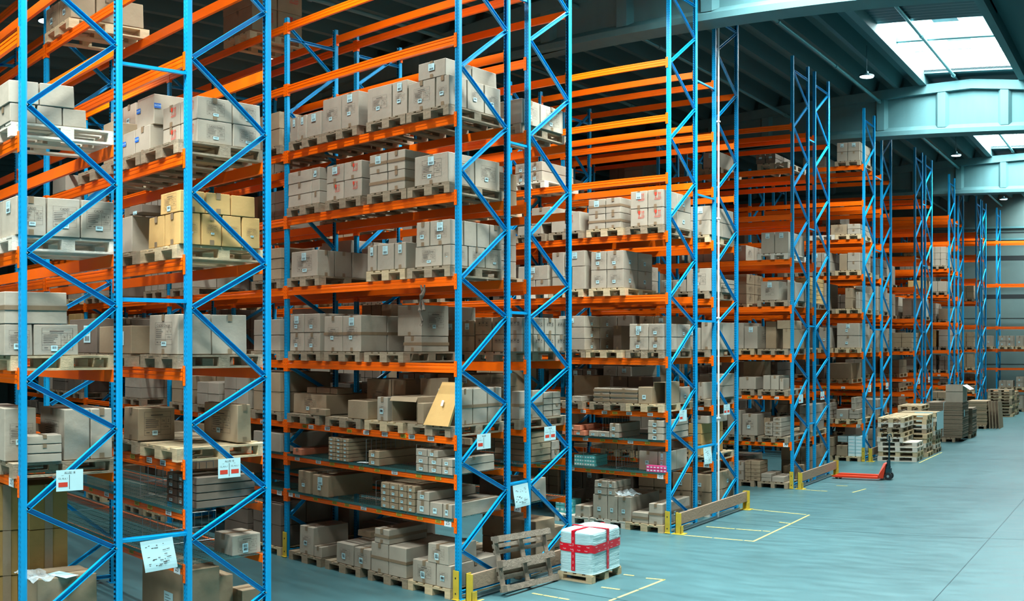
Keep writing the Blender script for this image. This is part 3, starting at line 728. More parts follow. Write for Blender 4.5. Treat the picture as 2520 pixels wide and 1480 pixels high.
 (5, 0, 5, 9, [-2.285, -1.809],[15.175, 16.275],5.01, 5.314, 1, 'g', 'w', '', 0),
 (5, 0, 5, 4, [-3.427, -3.011, -2.667],[15.175, 16.275],4.562, 4.783, 1, 'g', '', '', 0),
 (5, 0, 5, 4, [-3.45, -2.683],[15.175, 16.275],4.783, 5.072, 1, 'g', 'wp', '', 0),
 (5, 0, 4, 1, [-0.814, -0.399, -0.08],[15.175, 15.725, 16.275],3.39, 3.879, 2, 'g', 'wp', 'p', 0),
 (5, 0, 4, 3, [-2.437, -1.809],[15.175, 15.725, 16.275],3.39, 4.052, 3, 'g', 'w', 'p', 0),
 (5, 0, 4, 2, [-1.633, -1.433],[15.9, 16.3],3.39, 3.87, 1, 'd', '', '', 0),
 (5, 0, 3, 1, [-0.623, -0.32],[15.175, 16.075],2.397, 2.711, 1, 'b', 's', '', 0),
 (5, 0, 3, 9, [-0.314, -0.08],[15.86, 16.25],2.397, 2.687, 1, 'g', '', 's', 0),
 (5, 0, 3, 2, [-1.616, -1.242, -0.631],[15.175, 15.875],2.397, 2.67, 3, 'g', 't', '', 0),
 (5, 0, 3, 3, [-2.121, -1.886],[15.175, 15.675],2.397, 2.497, 1, 'g', '', '', 0),
 (5, 0, 3, 8, [-2.514, -1.902],[15.8, 16.25],2.397, 2.875, 1, 'b', '', '', 0),
 (5, 0, 3, 7, [-1.643, -1.293, -0.72],[15.9, 16.25],2.397, 2.867, 1, 'd', '', '', 0),
 (5, 0, 2, 1, [-0.416, -0.08],[15.175, 16.175],1.733, 2.1, 3, 'g', 'ps', '', 0),
 (5, 0, 2, 2, [-1.726, -1.497, -1.258, -1.043],[15.175, 15.975],1.733, 1.84, 1, 'g', 's', '', 0),
 (5, 0, 2, 2, [-1.258, -1.034],[15.175, 15.975],1.84, 2.004, 1, 'g', 's', '', 0),
 (5, 0, 2, 4, [-2.357, -2.095, -1.806],[15.175, 15.975],1.733, 1.833, 1, 'k', 's', '', 0),
 (5, 0, 2, 4, [-2.291, -1.902],[15.175, 15.875],1.833, 1.933, 1, 'k', 's', '', 0),
 (5, 0, 1, 1, [-0.713, -0.298, -0.12],[15.35, 15.775, 16.2],1.135, 1.504, 1, 'g', 'sw', '', 0),
 (5, 0, 0, 1, [-0.396, -0.1],[15.175, 16.275],0.15, 0.546, 1, 'g', 't', 's', 0),
 (5, 0, 0, 9, [-0.757, -0.401],[15.175, 15.775],0.15, 0.351, 1, 'g', 't', '', 0),
 (5, 0, 0, 2, [-1.631, -1.298, -1.071, -0.772],[15.175, 16.275],0.15, 0.62, 1, 'g', 's', '', 0),
 (5, 0, 0, 2, [-1.6, -1.304, -1.126],[15.175, 15.775],0.62, 0.893, 2, 'g', 's', '', 0),
 (5, 0, 0, 3, [-2.046, -1.695],[15.175, 15.775],0.15, 0.363, 1, 'g', '', '', 0),
 (5, 0, 0, 8, [-2.787, -2.464],[15.8, 16.2],0.15, 0.527, 1, 'd', '', '', 0),
 (6, 0, 6, 1, [-0.518, -0.05],[17.04, 17.59, 18.14],5.701, 6.296, 2, 'g', 'w', '', 0),
 (6, 0, 5, 1, [-0.605, -0.05],[17.04, 17.54],4.562, 5.029, 1, 'g', 'p', '', 0),
 (6, 0, 5, 8, [-0.5, -0.05],[17.6, 17.9, 18.2],4.562, 4.846, 3, 'g', '', '', 0),
 (6, 0, 5, 2, [-1.198, -0.932, -0.61],[17.04, 17.84],4.562, 4.816, 1, 'g', 'w', '', 0),
 (6, 0, 4, 1, [-0.7, -0.3],[17.04, 18.14],3.39, 3.833, 1, 'g', 'w', '', 0),
 (6, 0, 4, 8, [-0.3, -0.05],[17.1, 17.6, 18.2],3.39, 3.949, 1, 'g', '', '', 0),
 (6, 0, 3, 1, [-0.345, -0.2],[17.04, 17.54],2.397, 2.736, 1, 'g', '', '', 0),
 (6, 0, 3, 8, [-0.6, -0.05],[17.6, 18.2],2.4, 2.888, 2, 'g', '', '', 0),
 (6, 0, 1, 1, [-0.563, -0.25],[17.04, 18.04],1.265, 1.906, 3, 'y', '', '', 0),
 (6, 0, 1, 1, [-0.5, -0.1],[17.04, 17.94],1.906, 2.064, 1, 'g', '', '', 0),
 (6, 0, 0, 1, [-0.928, -0.495, -0.05],[17.04, 17.59, 18.14],0.15, 0.874, 2, 'b', 's', 's', 0),
 (7, 0, 8, 1, [-0.935, -0.681, -0.41],[21.245, 21.795, 22.345],7.932, 8.171, 2, 'd', 'w', '', 0),  # darker carton colour stands in for the shadow on these boxes
 (7, 0, 8, 3, [-2.376, -1.936],[21.245, 22.145],7.932, 8.352, 1, 'g', 'w', '', 0),
 (7, 0, 6, 1, [-0.8, -0.439, -0.08],[21.245, 21.612, 21.978, 22.345],5.701, 6.223, 1, 'g', 'w', '', 0),
 (7, 0, 5, 1, [-0.808, -0.321],[21.245, 22.345],4.562, 5.03, 1, 'g', 'wP', '', 0),
 (7, 0, 5, 8, [-0.261, -0.052],[21.6, 22.4],4.562, 5.022, 1, 'g', '', '', 0),
 (7, 0, 4, 2, [-1.248, -0.88],[21.245, 22.345],3.39, 3.946, 1, 'g', 'w', 'p', 0),
 (7, 0, 4, 3, [-1.912, -1.6, -1.251],[21.245, 22.345],3.39, 4.032, 1, 'g', '', '', 0),
 (7, 0, 4, 1, [-0.874, -0.577],[21.7, 22.3],3.39, 4.066, 1, 'b', '', '', 0),
 (7, 0, 4, 9, [-0.252, -0.05],[21.3, 22.3],3.39, 3.869, 1, 'b', '', '', 0),
 (7, 0, 4, 9, [-0.4, -0.05],[21.3, 22.1],3.869, 4.08, 1, 'b', '', '', 0),
 (7, 0, 3, 2, [-1.394, -0.927],[21.245, 21.845],2.397, 2.698, 1, 'g', '', '', 0),
 (7, 0, 3, 7, [-1.576, -0.969],[21.9, 22.3],2.4, 3.075, 1, 'b', '', '', 0),
 (7, 0, 3, 1, [-0.746, -0.546, -0.321],[21.245, 21.945],2.397, 2.746, 1, 'g', '', '', 0),
 (7, 0, 3, 9, [-0.311, -0.2],[21.245, 21.645],2.4, 2.672, 1, 'g', '', '', 0),
 (7, 0, 1, 3, [-1.704, -1.326],[21.245, 22.145],1.265, 1.873, 1, 'g', '', '', 0),
 (7, 0, 1, 2, [-1.309, -0.886],[21.245, 22.145],1.265, 1.793, 1, 'g', 'cs', '', 0),
 (7, 0, 1, 1, [-0.486, -0.255],[21.245, 22.045],1.265, 1.726, 4, 'g', 'i', '', 0),
 (7, 0, 1, 8, [-0.7, -0.492],[21.245, 22.045],1.28, 1.602, 3, 'g', 'i', '', 0),
 (7, 0, 1, 9, [-0.88, -0.706],[21.6, 22.1],1.28, 1.689, 2, 'b', '', '', 0),
 (7, 0, 0, 2, [-1.231, -1.068, -0.813],[21.245, 21.745],0.15, 0.64, 5, 'b', '', '', 0),
 (7, 0, 0, 3, [-1.669, -1.428, -1.258],[21.245, 22.045],0.15, 0.602, 2, 'g', '', '', 0),
 (7, 0, 0, 1, [-0.799, -0.519],[21.245, 21.945],0.15, 0.344, 2, 'g', '', '', 0),
 (7, 0, 0, 8, [-0.513, -0.19],[21.245, 21.945],0.15, 0.284, 1, 'g', '', '', 0),
 (7, 0, 0, 9, [-0.513, -0.109],[21.955, 22.455],0.15, 0.465, 1, 'b', '', '', 0),
 (8, 0, 5, 1, [-0.514, -0.212, -0.1],[22.765, 23.865],4.562, 5.217, 6, 'y', '', '', 0),
 (8, 0, 5, 2, [-1.279, -0.703],[22.765, 23.865],4.562, 5.162, 1, 'g', '', '', 0),
 (8, 0, 1, 1, [-0.393, -0.1],[22.765, 23.865],1.265, 1.945, 3, 'g', '', '', 0),
 (8, 0, 0, 1, [-0.899, -0.358, -0.1],[22.765, 23.315, 23.865],0.15, 0.859, 2, 'b', '', '', 0),
 (9, 0, 9, 1, [-0.832, -0.491, -0.1],[26.965, 27.515, 28.065],9.027, 9.604, 2, 'g', 'w', '', 0),
 (9, 0, 7, 1, [-0.5, -0.1],[26.965, 27.515, 28.065],6.787, 7.099, 2, 'g', '', '', 0),
 (9, 0, 7, 2, [-1.028, -0.506],[26.965, 28.065],6.787, 7.089, 1, 'b', 'p', '', 0),
 (9, 0, 6, 1, [-0.5, -0.1],[26.965, 27.332, 27.698, 28.065],5.701, 6.234, 2, 'g', '', '', 0),
 (9, 0, 6, 2, [-0.756, -0.506],[26.965, 28.065],5.701, 6.206, 1, 'b', '', '', 0),
 (9, 0, 6, 3, [-1.642, -1.325, -1.05],[26.965, 27.515, 28.065],5.701, 6.264, 2, 'g', 'w', '', 0),
 (9, 0, 5, 1, [-0.242, -0.1],[26.965, 27.515, 28.065],4.562, 5.056, 2, 'g', '', '', 0),
 (9, 0, 5, 2, [-0.573, -0.336],[26.965, 28.065],4.562, 5.175, 2, 'b', '', '', 0),
 (9, 0, 5, 3, [-1.365, -1.159],[26.965, 27.515, 28.065],4.562, 5.335, 2, 'g', '', '', 0),
 (9, 0, 4, 1, [-0.831, -0.12],[26.965, 27.515, 28.065],3.39, 4.126, 2, 'g', 'ws', '', 0),
 (9, 0, 4, 2, [-1.401, -1.019],[26.965, 28.065],3.39, 4.0, 1, 'g', 's', '', 0),
 (9, 0, 1, 1, [-0.851, -0.469],[26.965, 27.665],1.265, 1.552, 1, 'g', 's', '', 0),
 (9, 0, 1, 8, [-0.445, -0.146],[26.965, 27.765],1.28, 1.558, 2, 'g', '', '', 0),
 (9, 0, 1, 8, [-0.382, -0.25],[26.965, 27.665],1.558, 1.914, 2, 'g', '', '', 0),
 (9, 0, 1, 2, [-1.401, -1.039],[26.965, 27.665],1.265, 1.729, 4, 'g', '', '', 0),
 (9, 0, 0, 1, [-0.851, -0.509],[26.965, 27.765],0.15, 0.471, 1, 'b', '', '', 0),
 (9, 0, 0, 2, [-1.381, -0.939],[26.965, 27.765],0.15, 0.704, 2, 'b', '', '', 0),
]
USEDP = set(); SEQ = {}
BOXES = {}
def do_load(row, b, l, s, X, Y, z0, z1, nz, mt_, F, E, rz, detail=2, near_only=False):
    BOXES.setdefault((row, b, l), []).append((X[0], X[-1], Y[0], Y[-1]))
    below = z1 < 3.6; last = b == 0 and X[-1] > -.6
    H = (z1 - z0) / nz; g = .006
    for k in range(nz):
        for i in range(len(X) - 1):
            for j in range(len(Y) - 1):
                endc = i == len(X) - 2
                if j and not (endc or (below and k == nz - 1)): continue
                f = F if j == 0 else ''; e = E if endc else ''
                if len(F) > 1 and (i + k) % 2 == 0 and 'w' in F: f = f.replace('w', '') if (len(X) > 2 or nz > 1) else f
                if 'w' in f and nz > 1 and k < nz - 1: f = f.replace('w', '')
                if nz > 2: f = f.replace('p', '') if R.random() < .4 else f
                key = (row, b, l); n = SEQ.get(key, 0); SEQ[key] = n + 1
                jx, jy = R.uniform(-.006, .006), R.uniform(-.008, .008)
                fresh = LOOK[mt_]
                pos = '%s in the row' % ORD[min(n + 1, 17)]
                o = carton(X[i] + g, X[i + 1] - g, Y[j] + g, Y[j + 1] - g, z0 + k * H, z0 + (k + 1) * H - .003, mt_, f, e, None, rz=radians(rz) + R.uniform(-.002, .002), detail=detail)
                META[o.name] = (row, b, l, s, round(X[i], 3), k if nz > 1 else -1, nz, j)
                MF[o.name] = (mt_, f + '|' + e)
def slot_x(b, s): return -BAY * b - .08 - .89 * (s - 1) - .4
def add_pallet(row, b, l, s, x=None, kind=None):
    z = 0 if l == 0 else ztop(l)
    if row == 1 and l == 3: z = 2.19
    yn, yf = ROWS[row - 1]; y = (yn + yf) / 2
    kind = kind or R.choice('pppggggggw')
    x = x if x is not None else slot_x(b, s)
    return pallet(x, y + R.uniform(-.01, .01), z + .001, kind, R.uniform(-.01, .01), '%s pallet in slot %s, %s, %s bay of the %s rack row' % (WCOL[kind], NUM[s] if s else 'zero', lv(l), bayw(b), ORD[row]), 'wooden pallets on the racking', whole=row >= 7 or b >= 1)
# place the loads read off the photograph
pals = {}
for (row, b, l, s, X, Y, z0, z1, nz, mt_, F, E, rz) in LOADS:
    near = row <= 7 or (row == 9)
    do_load(row, b, l, s, X, Y, z0, z1, nz, mt_, F, E, rz, 2 if row <= 6 else 1)
    zb = 2.19 if (row, l) == (1, 3) else 0 if l == 0 else ztop(l)
    if s in (1, 2, 3, 4) and not (row in (2, 3, 4, 5) and l in (1, 2)) and abs(z0 - zb - .15) < .03:
        c = (X[0] + X[-1]) / 2
        if X[-1] - X[0] < .55: c = slot_x(b, s) if abs(slot_x(b, s) - c) < .35 else c
        if row == 1 or s == 1: c = min(c, -.48)
        pals.setdefault((row, b, l), {}).setdefault(s, c)
for (row, s_) in ((3, 4), (5, 4)): pals.setdefault((row, 0, 3), {}).setdefault(s_, slot_x(0, s_))
for (row, b, l), d in pals.items():
    cs = sorted(d.items(), key=lambda t: -t[1]); prev = None
    for s, c in cs:
        c = min(c, -BAY * b - .062 - .4); c = max(c, -BAY * (b + 1) + .462)
        if prev is not None: c = min(c, prev - .815)
        prev = c; add_pallet(row, b, l, s, c)
# an empty pallet at the front of the second row, level three
add_pallet(2, 0, 3, 1, -.47, 'p')
# ------------------------------------------------------------------ goods deeper in the racks
PFILL = [.62, .5, .5, .62, .62, .52, .42, .30, .04, .02]
SPEC = {(1, 0), (3, 0), (5, 0), (7, 0), (9, 0), (2, 0), (4, 0), (6, 0), (8, 0)}
DONE = {(r, b, l, s) for r, b, l, s, *_ in LOADS}
rf = random.Random(21)
def fill(row, b, l, s, xs=None, yb=None):
    if any(a < slot_x(b, s) + .4 and c > slot_x(b, s) - .4 for a, c, _, _ in BOXES.get((row, b, l), ())): return
    yn, yf = ROWS[row - 1]; x = slot_x(b, s) if xs is None else xs
    zz = (0 if l == 0 else ztop(l)); pal = not (row in (2, 3, 4, 5) and l in (1, 2))
    H = rf.uniform(.4, .86) if l > 2 else rf.uniform(.3, .6 if l else .9)
    up = [q for q in levels(row) if q > l]
    if up: H = min(H, Z[up[0]] - .235 - zz - (.15 if pal else .02))
    nz = rf.choice((1, 2, 2, 3)) if H > .5 else rf.choice((1, 1, 2)); nx = rf.choice((1, 2, 2, 3)); w = rf.uniform(.70, .79)
    mt_ = rf.choice('gggggbbdy' if l > 3 else 'ggbbbdd'); 
    X = [x - w / 2 + w * i / nx for i in range(nx + 1)]; ny = rf.choice((1, 2))
    Y = [yn - .07 + 1.1 * j / ny for j in range(ny + 1)]
    z0 = zz + (.15 if pal else .02)
    do_load(row, b, l, s, [round(v, 3) for v in X], Y, z0, z0 + H, nz, mt_, rf.choice(('', 'w', 'wp', 'p')), rf.choice(('', 'p')), 0, 1 if row < 9 and b < 1 else 0)
    if pal: add_pallet(row, b, l, s, x, rf.choice('pgg'))
for row in range(1, 17):
    for b in range(NBAY[row]):
        for l in [0] + levels(row):
            for s in (1, 2, 3, 4):
                if b == 0 and row in (1, 3, 5, 7, 9): continue
                if (row, b, l, s) in DONE: continue
                if b == 0 and row in (2, 4, 6, 8) and (s == 1 or (row == 2) or l >= 7): continue
                if b >= 1 and row <= 2 or (row <= 4 and l >= 8): continue
                if b >= (4 if row < 9 else 3 if row < 13 else 2): continue
                p = PFILL[l]
                if row == 11 or row == 13: p *= .8 if l > 3 else .5
                if rf.random() < p: fill(row, b, l, s)
# ------------------------------------------------------------------ wire decks and dividers
def deck_mesh():
    m = MB().mt('green_wire'); w = .0024
    for i in range(19): x = -.44 + .88 * i / 18; m.box((x - w, -.56, 0), (x + w, .56, 2 * w))
    for i in range(9): y = -.55 + 1.1 * i / 8; m.box((-.445, y - w, -2 * w), (.445, y + w, 0))
    for y in (-.56, .56): m.box((-.445, y - w, -.03), (.445, y + w, .007))
    return m.mesh('wire_deck')
DECK = deck_mesh()
for row in (2, 3, 4, 5):
    for b in (0, 1):
        for l in (1, 2):
            for s in (1, 2, 3, 4):
                link('wire_deck_panel', DECK, (-BAY * b - .5 - .9 * (s - 1), sum(ROWS[row - 1]) / 2, ztop(l) + .011), 0, None,
                     'wire mesh deck panel in slot %s, level %s, %s bay of the %s rack row' % (NUM[s], NUM[l], bayw(b), ORD[row]), 'wire deck', 'wire mesh decks on the low levels')
def divider_mesh():
    m = MB().mt('grey_wire'); r = .004; H = .36
    for i in range(11): y = -.5 + i * .1; m.tube([(0, y, 0), (0, y, H)], r, 5)
    for z in (.01, .18, H): m.tube([(0, -.5, z), (0, .5, z)], r, 5)
    return m.mesh('wire_divider')
DIV = divider_mesh()
for i, (row, l, x) in enumerate(((3, 2, -1.83), (3, 2, -.80), (3, 1, -2.95), (3, 1, -1.62), (5, 1, -1.9), (5, 1, -1.15), (5, 2, -1.45), (2, 2, -1.05), (2, 1, -1.0), (4, 2, -.9))):
    link('wire_divider', DIV, (x, sum(ROWS[row - 1]) / 2, ztop(l) + .02), 0, None, 'upright grey wire divider on level %s of the %s rack row, %s from aisle' % (NUM[l], ORD[row], 'nearer' if x > -1.3 else 'farther'), 'wire divider', 'wire dividers on the mesh decks')
# ------------------------------------------------------------------ labels stuck on the low beams
def plate(name, matn, w, h, txt=None):
    m = MB(); f = Face(m, (0, 0, 0), (1, 0, 0), (0, 0, 1), .001); m.mt(matn); f.rect(-w / 2, -h / 2, w / 2, h / 2)
    m.mt('ink')
    if txt: f.text(txt, 0, 0, h * .75, 2)
    else:
        f.rect(-w * .4, h * .15, w * .4, h * .25, 2); barcode(f, -w * .35, -h * .35, w * .35, 0)
    return m.mesh(name)
PLY = plate('bin_label', 'yellow_paint', .11, .05); PLW = plate('bin_label', 'paper_white', .12, .06)
for row in (2, 3, 4, 5, 6, 7, 8, 9, 11, 13):
    for l in levels(row):
        if l > 3: continue
        for b in (0, 1):
            o = BEAMS.get((row, b, l, 0))
            if not o: continue
            for i in range(9 if b == 0 and row <= 7 else 5):
                x = .2 + (BAY - .4) * (i + R.uniform(.2, .8)) / (9 if b == 0 and row <= 7 else 5)
                yel = (l < 3 and R.random() < .8) or (l == 3 and i % 3 == 0)
                link('bin_label', PLY if yel else PLW, (x, -PD / 2 - .006, -.045), 0, o)
            if l == 1 or (row == 1 and l == 3):
                link('bay_number', plate('bay_number', 'paper_white', .13, .10, '25' if b == 0 else '23'), (BAY - .16, -PD / 2 - .008, -.05), 0, o)
                link('bay_number', plate('bay_number', 'paper_white', .11, .08, '21'), (.14, -PD / 2 - .008, -.045), 0, o)
o = BEAMS[1, 0, 3, 0]; link('bay_number', plate('bay_number', 'paper_white', .13, .09, '25'), (BAY - .2, -PD / 2 - .008, -.05), 0, o)
# ------------------------------------------------------------------ aisle signs on the end frames
def sheet_sign(row, two):
    yn = ROWS[row - 1][0]; m = MB(); f = Face(m, (0, 0, 0), (0, 1, 0), (0, 0, 1), .001); w, h = .29, .21
    m.mt('paper_cyan'); m.box((-.002, -w / 2, -h / 2), (0, w / 2, h / 2)); m.mt('ink')
    f.text('ALLEE 18' if row <= 2 else 'ALLEE', 0, h * .36, .03); f.rect(-w * .02, -h * .42, 0, h * .26)
    for c in ((-.25, .25) if two else (-.25,)):
        f.text('C2_18_6_1', w * c, h * .1, .022); f.rect(w * (c - .06), h * .24, w * (c + .02), h * .25)
        m.mt('red_ink'); f.rect(w * (c - .17), -h * .3, w * (c + .17), -h * .08); m.mt('ink')
    me = m.mesh('aisle_sign')
    link('aisle_sign', me, (.034, yn + (.48 if row % 2 else .5), 2.16), 0, None, 'white aisle sheet with %s on the end frame of the %s rack row' % ('two red bars' if two else 'one red bar', ORD[row]), 'sign', 'paper signs on the end frames')
for row in range(1, 13): sheet_sign(row, row % 2 == 0)
def notice(row, w, h, tilt):
    y = (ROWS[row - 1][1] + ROWS[row][0]) / 2; m = MB().mt('paper_cyan'); n = 8
    def S_(t): return (.03 + .03 * sin(t * 2.2) * t, 0, -h * t)
    P = lambda a, t: (S_(t)[0] + .02 * sin(a * 3), a * w + t * tilt, S_(t)[2] + a * tilt * .6)
    for i in range(n):
        m.quad(P(-.5, i / n), P(-.5, (i + 1) / n), P(.5, (i + 1) / n), P(.5, i / n))
    m.mt('ink')
    for i in range(26):
        a = R.uniform(-.42, .3); t = R.uniform(.12, .85); l_ = R.uniform(.03, .12)
        p = [Vector(P(a, t)), Vector(P(a, t + .02)), Vector(P(a + l_, t + .02)), Vector(P(a + l_, t))]
        m.quad(*[q + Vector((.004, 0, 0)) for q in p])
    link('paper_notice', m.mesh('paper_notice'), (.02, y, 1.475), 0, None, 'printed paper notice hanging from the lowest spacer bar between the %s and %s rack rows' % (ORD[row], ORD[row + 1]), 'notice')
notice(1, .36, .33, .05); notice(3, .30, .33, .03); notice(5, .26, .33, .0)
m = MB().mt('paper_white'); m.tube([(0, 0, 0), (0, 0, 10.2)], .02, 8)
for z in (2, 4, 6, 8): m.box((-.03, -.03, z), (.03, .03, z + .03))
link('conduit_pipe', m.mesh('conduit_pipe'), (.098, 17.10, .01), 0, None, 'white vertical conduit pipe on the end post of the sixth rack row', 'pipe')
# ------------------------------------------------------------------ wooden bumper rails at the rack ends
def bumper(y0, y1, row):
    o = link('bumper_rail', None, (.2, y0, 0), 0, None, 'timber bumper rail between yellow steel posts at the end of the %s rack row' % ORD[row], 'bumper rail', 'timber bumper rails at the rack ends')
    L_ = y1 - y0
    for i, y in enumerate((0, L_)):
        s = 1 if i == 0 else -1
        m = MB().mt('yellow_paint'); m.box((-.06, 0, 0), (.06, s * .012, .40)) if s > 0 else m.box((-.06, -.012, 0), (.06, 0, .40))
        m.box((-.06, min(0, s * .1), 0), (-.05, max(0, s * .1), .40)); m.box((.045, min(0, s * .1), 0), (.055, max(0, s * .1), .15))
        m.box((-.12, min(-s * .05, s * .14), 0), (.12, max(-s * .05, s * .14), .01))
        link('bumper_post', m.mesh('bumper_post'), (0, y, 0), 0, o)
    m = MB().mt('wood_plank'); m.box((-.045, .014, .17), (.0, L_ - .014, .38)); link('timber_plank', m.mesh('timber_plank'), parent=o)
    m = MB().mt('galvanised'); m.box((-.13, .1, 0), (-.125, L_ - .1, .05)); m.box((-.13, .1, 0), (-.09, L_ - .1, .005)); link('floor_angle', m.mesh('floor_angle'), parent=o)
for row in (3, 5, 7, 9): bumper(ROWS[row - 1][0] - .02, ROWS[row][1] + .12, row)
# ------------------------------------------------------------------ leaning pallet
t = radians(15); ex = Vector((-sin(t), 0, cos(t))); ey = Vector((0, 1, 0)); ez = ex.cross(ey)
lp = link('wooden_pallet', None, (0, 0, 0), 0, None, 'weathered wooden pallet leaning against the bumper rail of the third rack row', 'pallet', 'loose wooden pallets')
def lpart(nm, a, b):
    q = MB().mt('wood_old'); q.box(a, b); link(nm, q.mesh(nm), parent=lp)
for x in (-.35, 0, .35): lpart('runner', (x - .042, -.6, 0), (x + .042, .6, .022))
for x in (-.35, 0, .35):
    for y in (-.55, 0, .55): lpart('block', (x - .05, y - .045, .0222), (x + .05, y + .045, .098))
for y in (-.55, 0, .55): lpart('cross_board', (-.4, y - .045, .0982), (.4, y + .045, .118))
for i, x in enumerate((-.37, -.19, -.07, .17, .26, .37)): lpart('deck_board', (x - .03, -.6, .1182), (x + .03, .6, .137))
M = Matrix(((*ex, 0), (*ey, 0), (*ez, 0), (0, 0, 0, 1))).transposed(); rx = Matrix.Rotation(radians(-3), 4, 'X')
base = Vector((.43, 10.66, .045)) + ex * .4
lp.matrix_world = Matrix.Translation(base) @ rx @ M
# ------------------------------------------------------------------ wrapped load with red tape
def wrapped():
    x0, x1, y0, y1, z0, z1 = .33, .93, 11.34, 12.12, .13, .755
    cx, cy = (x0 + x1) / 2, (y0 + y1) / 2
    m = MB().mt('film'); N_, K = 64, 26; w, d = (x1 - x0) / 2, (y1 - y0) / 2; vs = []; fs = []
    def ring(t, off=0):
        a = 2 * pi * t; c, s = cos(a), sin(a); e = .22
        return (w + off) * math.copysign(abs(c) ** e, c), (d + off) * math.copysign(abs(s) ** e, s)
    for k in range(K + 1):
        z = z0 + (z1 - z0) * k / K
        for i in range(N_):
            off = .008 * noise.noise(Vector((i * .12, k * 1.3, 0))) + .006 * noise.noise(Vector((i * .5, k * .6, 5))) - (.015 if k == K else 0) + (.008 if k == 0 else 0)
            x, y = ring(i / N_, off); vs.append((x, y, z))
    for k in range(K):
        for i in range(N_): fs.append((k * N_ + i, k * N_ + (i + 1) % N_, (k + 1) * N_ + (i + 1) % N_, (k + 1) * N_ + i))
    # crumpled top
    R_ = 7; prev = [K * N_ + i for i in range(N_)]
    for r in range(1, R_):
        f = 1 - r / R_; cur = []
        for i in range(N_):
            x, y = ring(i / N_); x *= f; y *= f; hump = .045 * math.exp(-((x + .05) ** 2 / .02 + (y - .18) ** 2 / .02))
            cur.append(len(vs)); vs.append((x, y, z1 + .006 + hump + .006 * noise.noise(Vector((x * 14, y * 14, 1)))))
        for i in range(N_): fs.append((prev[i], prev[(i + 1) % N_], cur[(i + 1) % N_], cur[i]))
        prev = cur
    fs.append(tuple(prev)); m.add(vs, fs)
    body = link('wrapped_load', m.mesh('wrapped_load', True), (cx, cy, 0), 0, None, 'white film-wrapped block bound with red tape standing by the third rack row', 'wrapped load')
    m = MB().mt('red_tape'); e = .012; f_ = Face(m, (0, 0, 0), (1, 0, 0), (0, 0, 1))
    zb0, zb1 = .455, .575; n = 64
    vs = []; 
    for i in range(n):
        x, y = ring(i / n, e); sag = .008 * sin(i * .5); vs += [(x, y, zb0 + sag), (x, y, zb1 + sag)]
    m.add(vs, [(2 * i, (2 * i + 2) % (2 * n), (2 * i + 3) % (2 * n), 2 * i + 1) for i in range(n)])
    tx = .60 - cx; ty = 11.73 - cy
    for a, b in ((-d - e, d + e),):
        pts = [(a, .16), (a, z1 + .012), (b, z1 + .012), (b, .16)]
        for (u0, v0), (u1, v1) in zip(pts, pts[1:]): m.quad((tx - .033, u0, v0), (tx + .033, u0, v0), (tx + .03, u1, v1), (tx - .03, u1, v1))
    pts = [(-w - e, .16), (-w - e, z1 + .014), (w + e, z1 + .014), (w + e, .16)]
    for (u0, v0), (u1, v1) in zip(pts, pts[1:]): m.quad((u0, ty - .033, v0), (u0, ty + .033, v0), (u1, ty + .03, v1), (u1, ty - .03, v1))
    m.mt('paper_white')
    ff = Face(m, (0, -d - e, .515), (1, 0, 0), (0, 0, 1), .002); fe = Face(m, (w + e, 0, .515), (0, 1, 0), (0, 0, 1), .002)
    for i in range(4):
        for fc, W2 in ((ff, w), (fe, d)):
            fc.text('fragile', -W2 * .78 + W2 * .52 * i, .028, .022); fc.text('fragile', -W2 * .6 + W2 * .42 * i, -.03, .022)
    ff = Face(m, (tx, -d - e, 0), (0, 0, 1), (-1, 0, 0), .002); fe = Face(m, (w + e, ty, 0), (0, 0, 1), (0, -1, 0), .002)
    for i in range(6):
        for fc in (ff, fe): fc.text('fragile', .2 + .09 * i, 0, .02)
    me = m.mesh('red_tape'); link('red_tape', me, parent=body)
    m = MB(); f_ = Face(m, (w + .010, .27, .66), (0, 1, 0), (0, 0, 1), .002); m.mt('ink'); f_.text('GOMMA', -.06, .03, .03); f_.text('Fragile', -.06, -.06, .03); f_.frame(-.13, -.02, 0, .005, .003); f_.rect(.05, -.04, .07, .05); f_.frame(-.14, -.08, .1, .07, .002)
    link('printed_marks', m.mesh('printed_marks'), parent=body)
    # small pallet under it
    m = MB().mt('wood_pale'); 
    for x in (-.24, -.08, .08, .24): m.box((x - .05, -.4, .108), (x + .05, .4, .128))
    for y in (-.35, 0, .35): m.box((-.3, y - .05, .09), (.3, y + .05, .1075))
    p = link('wooden_pallet', m.mesh('deck'), (cx, cy - .01, 0), 0, None, 'small half-size pallet under the white wrapped block with red tape', 'pallet', 'loose wooden pallets')
    for y in (-.35, 0, .35):
        for x in (-.25, .25):
            q = MB().mt('wood_pale'); q.box((x - .05, y - .05, .018), (x + .05, y + .05, .089)); link('block', q.mesh('block'), parent=p)
        q = MB().mt('wood_pale'); q.box((-.3, y - .05, 0), (.3, y + .05, .0175)); link('runner', q.mesh('runner'), parent=p)
wrapped()
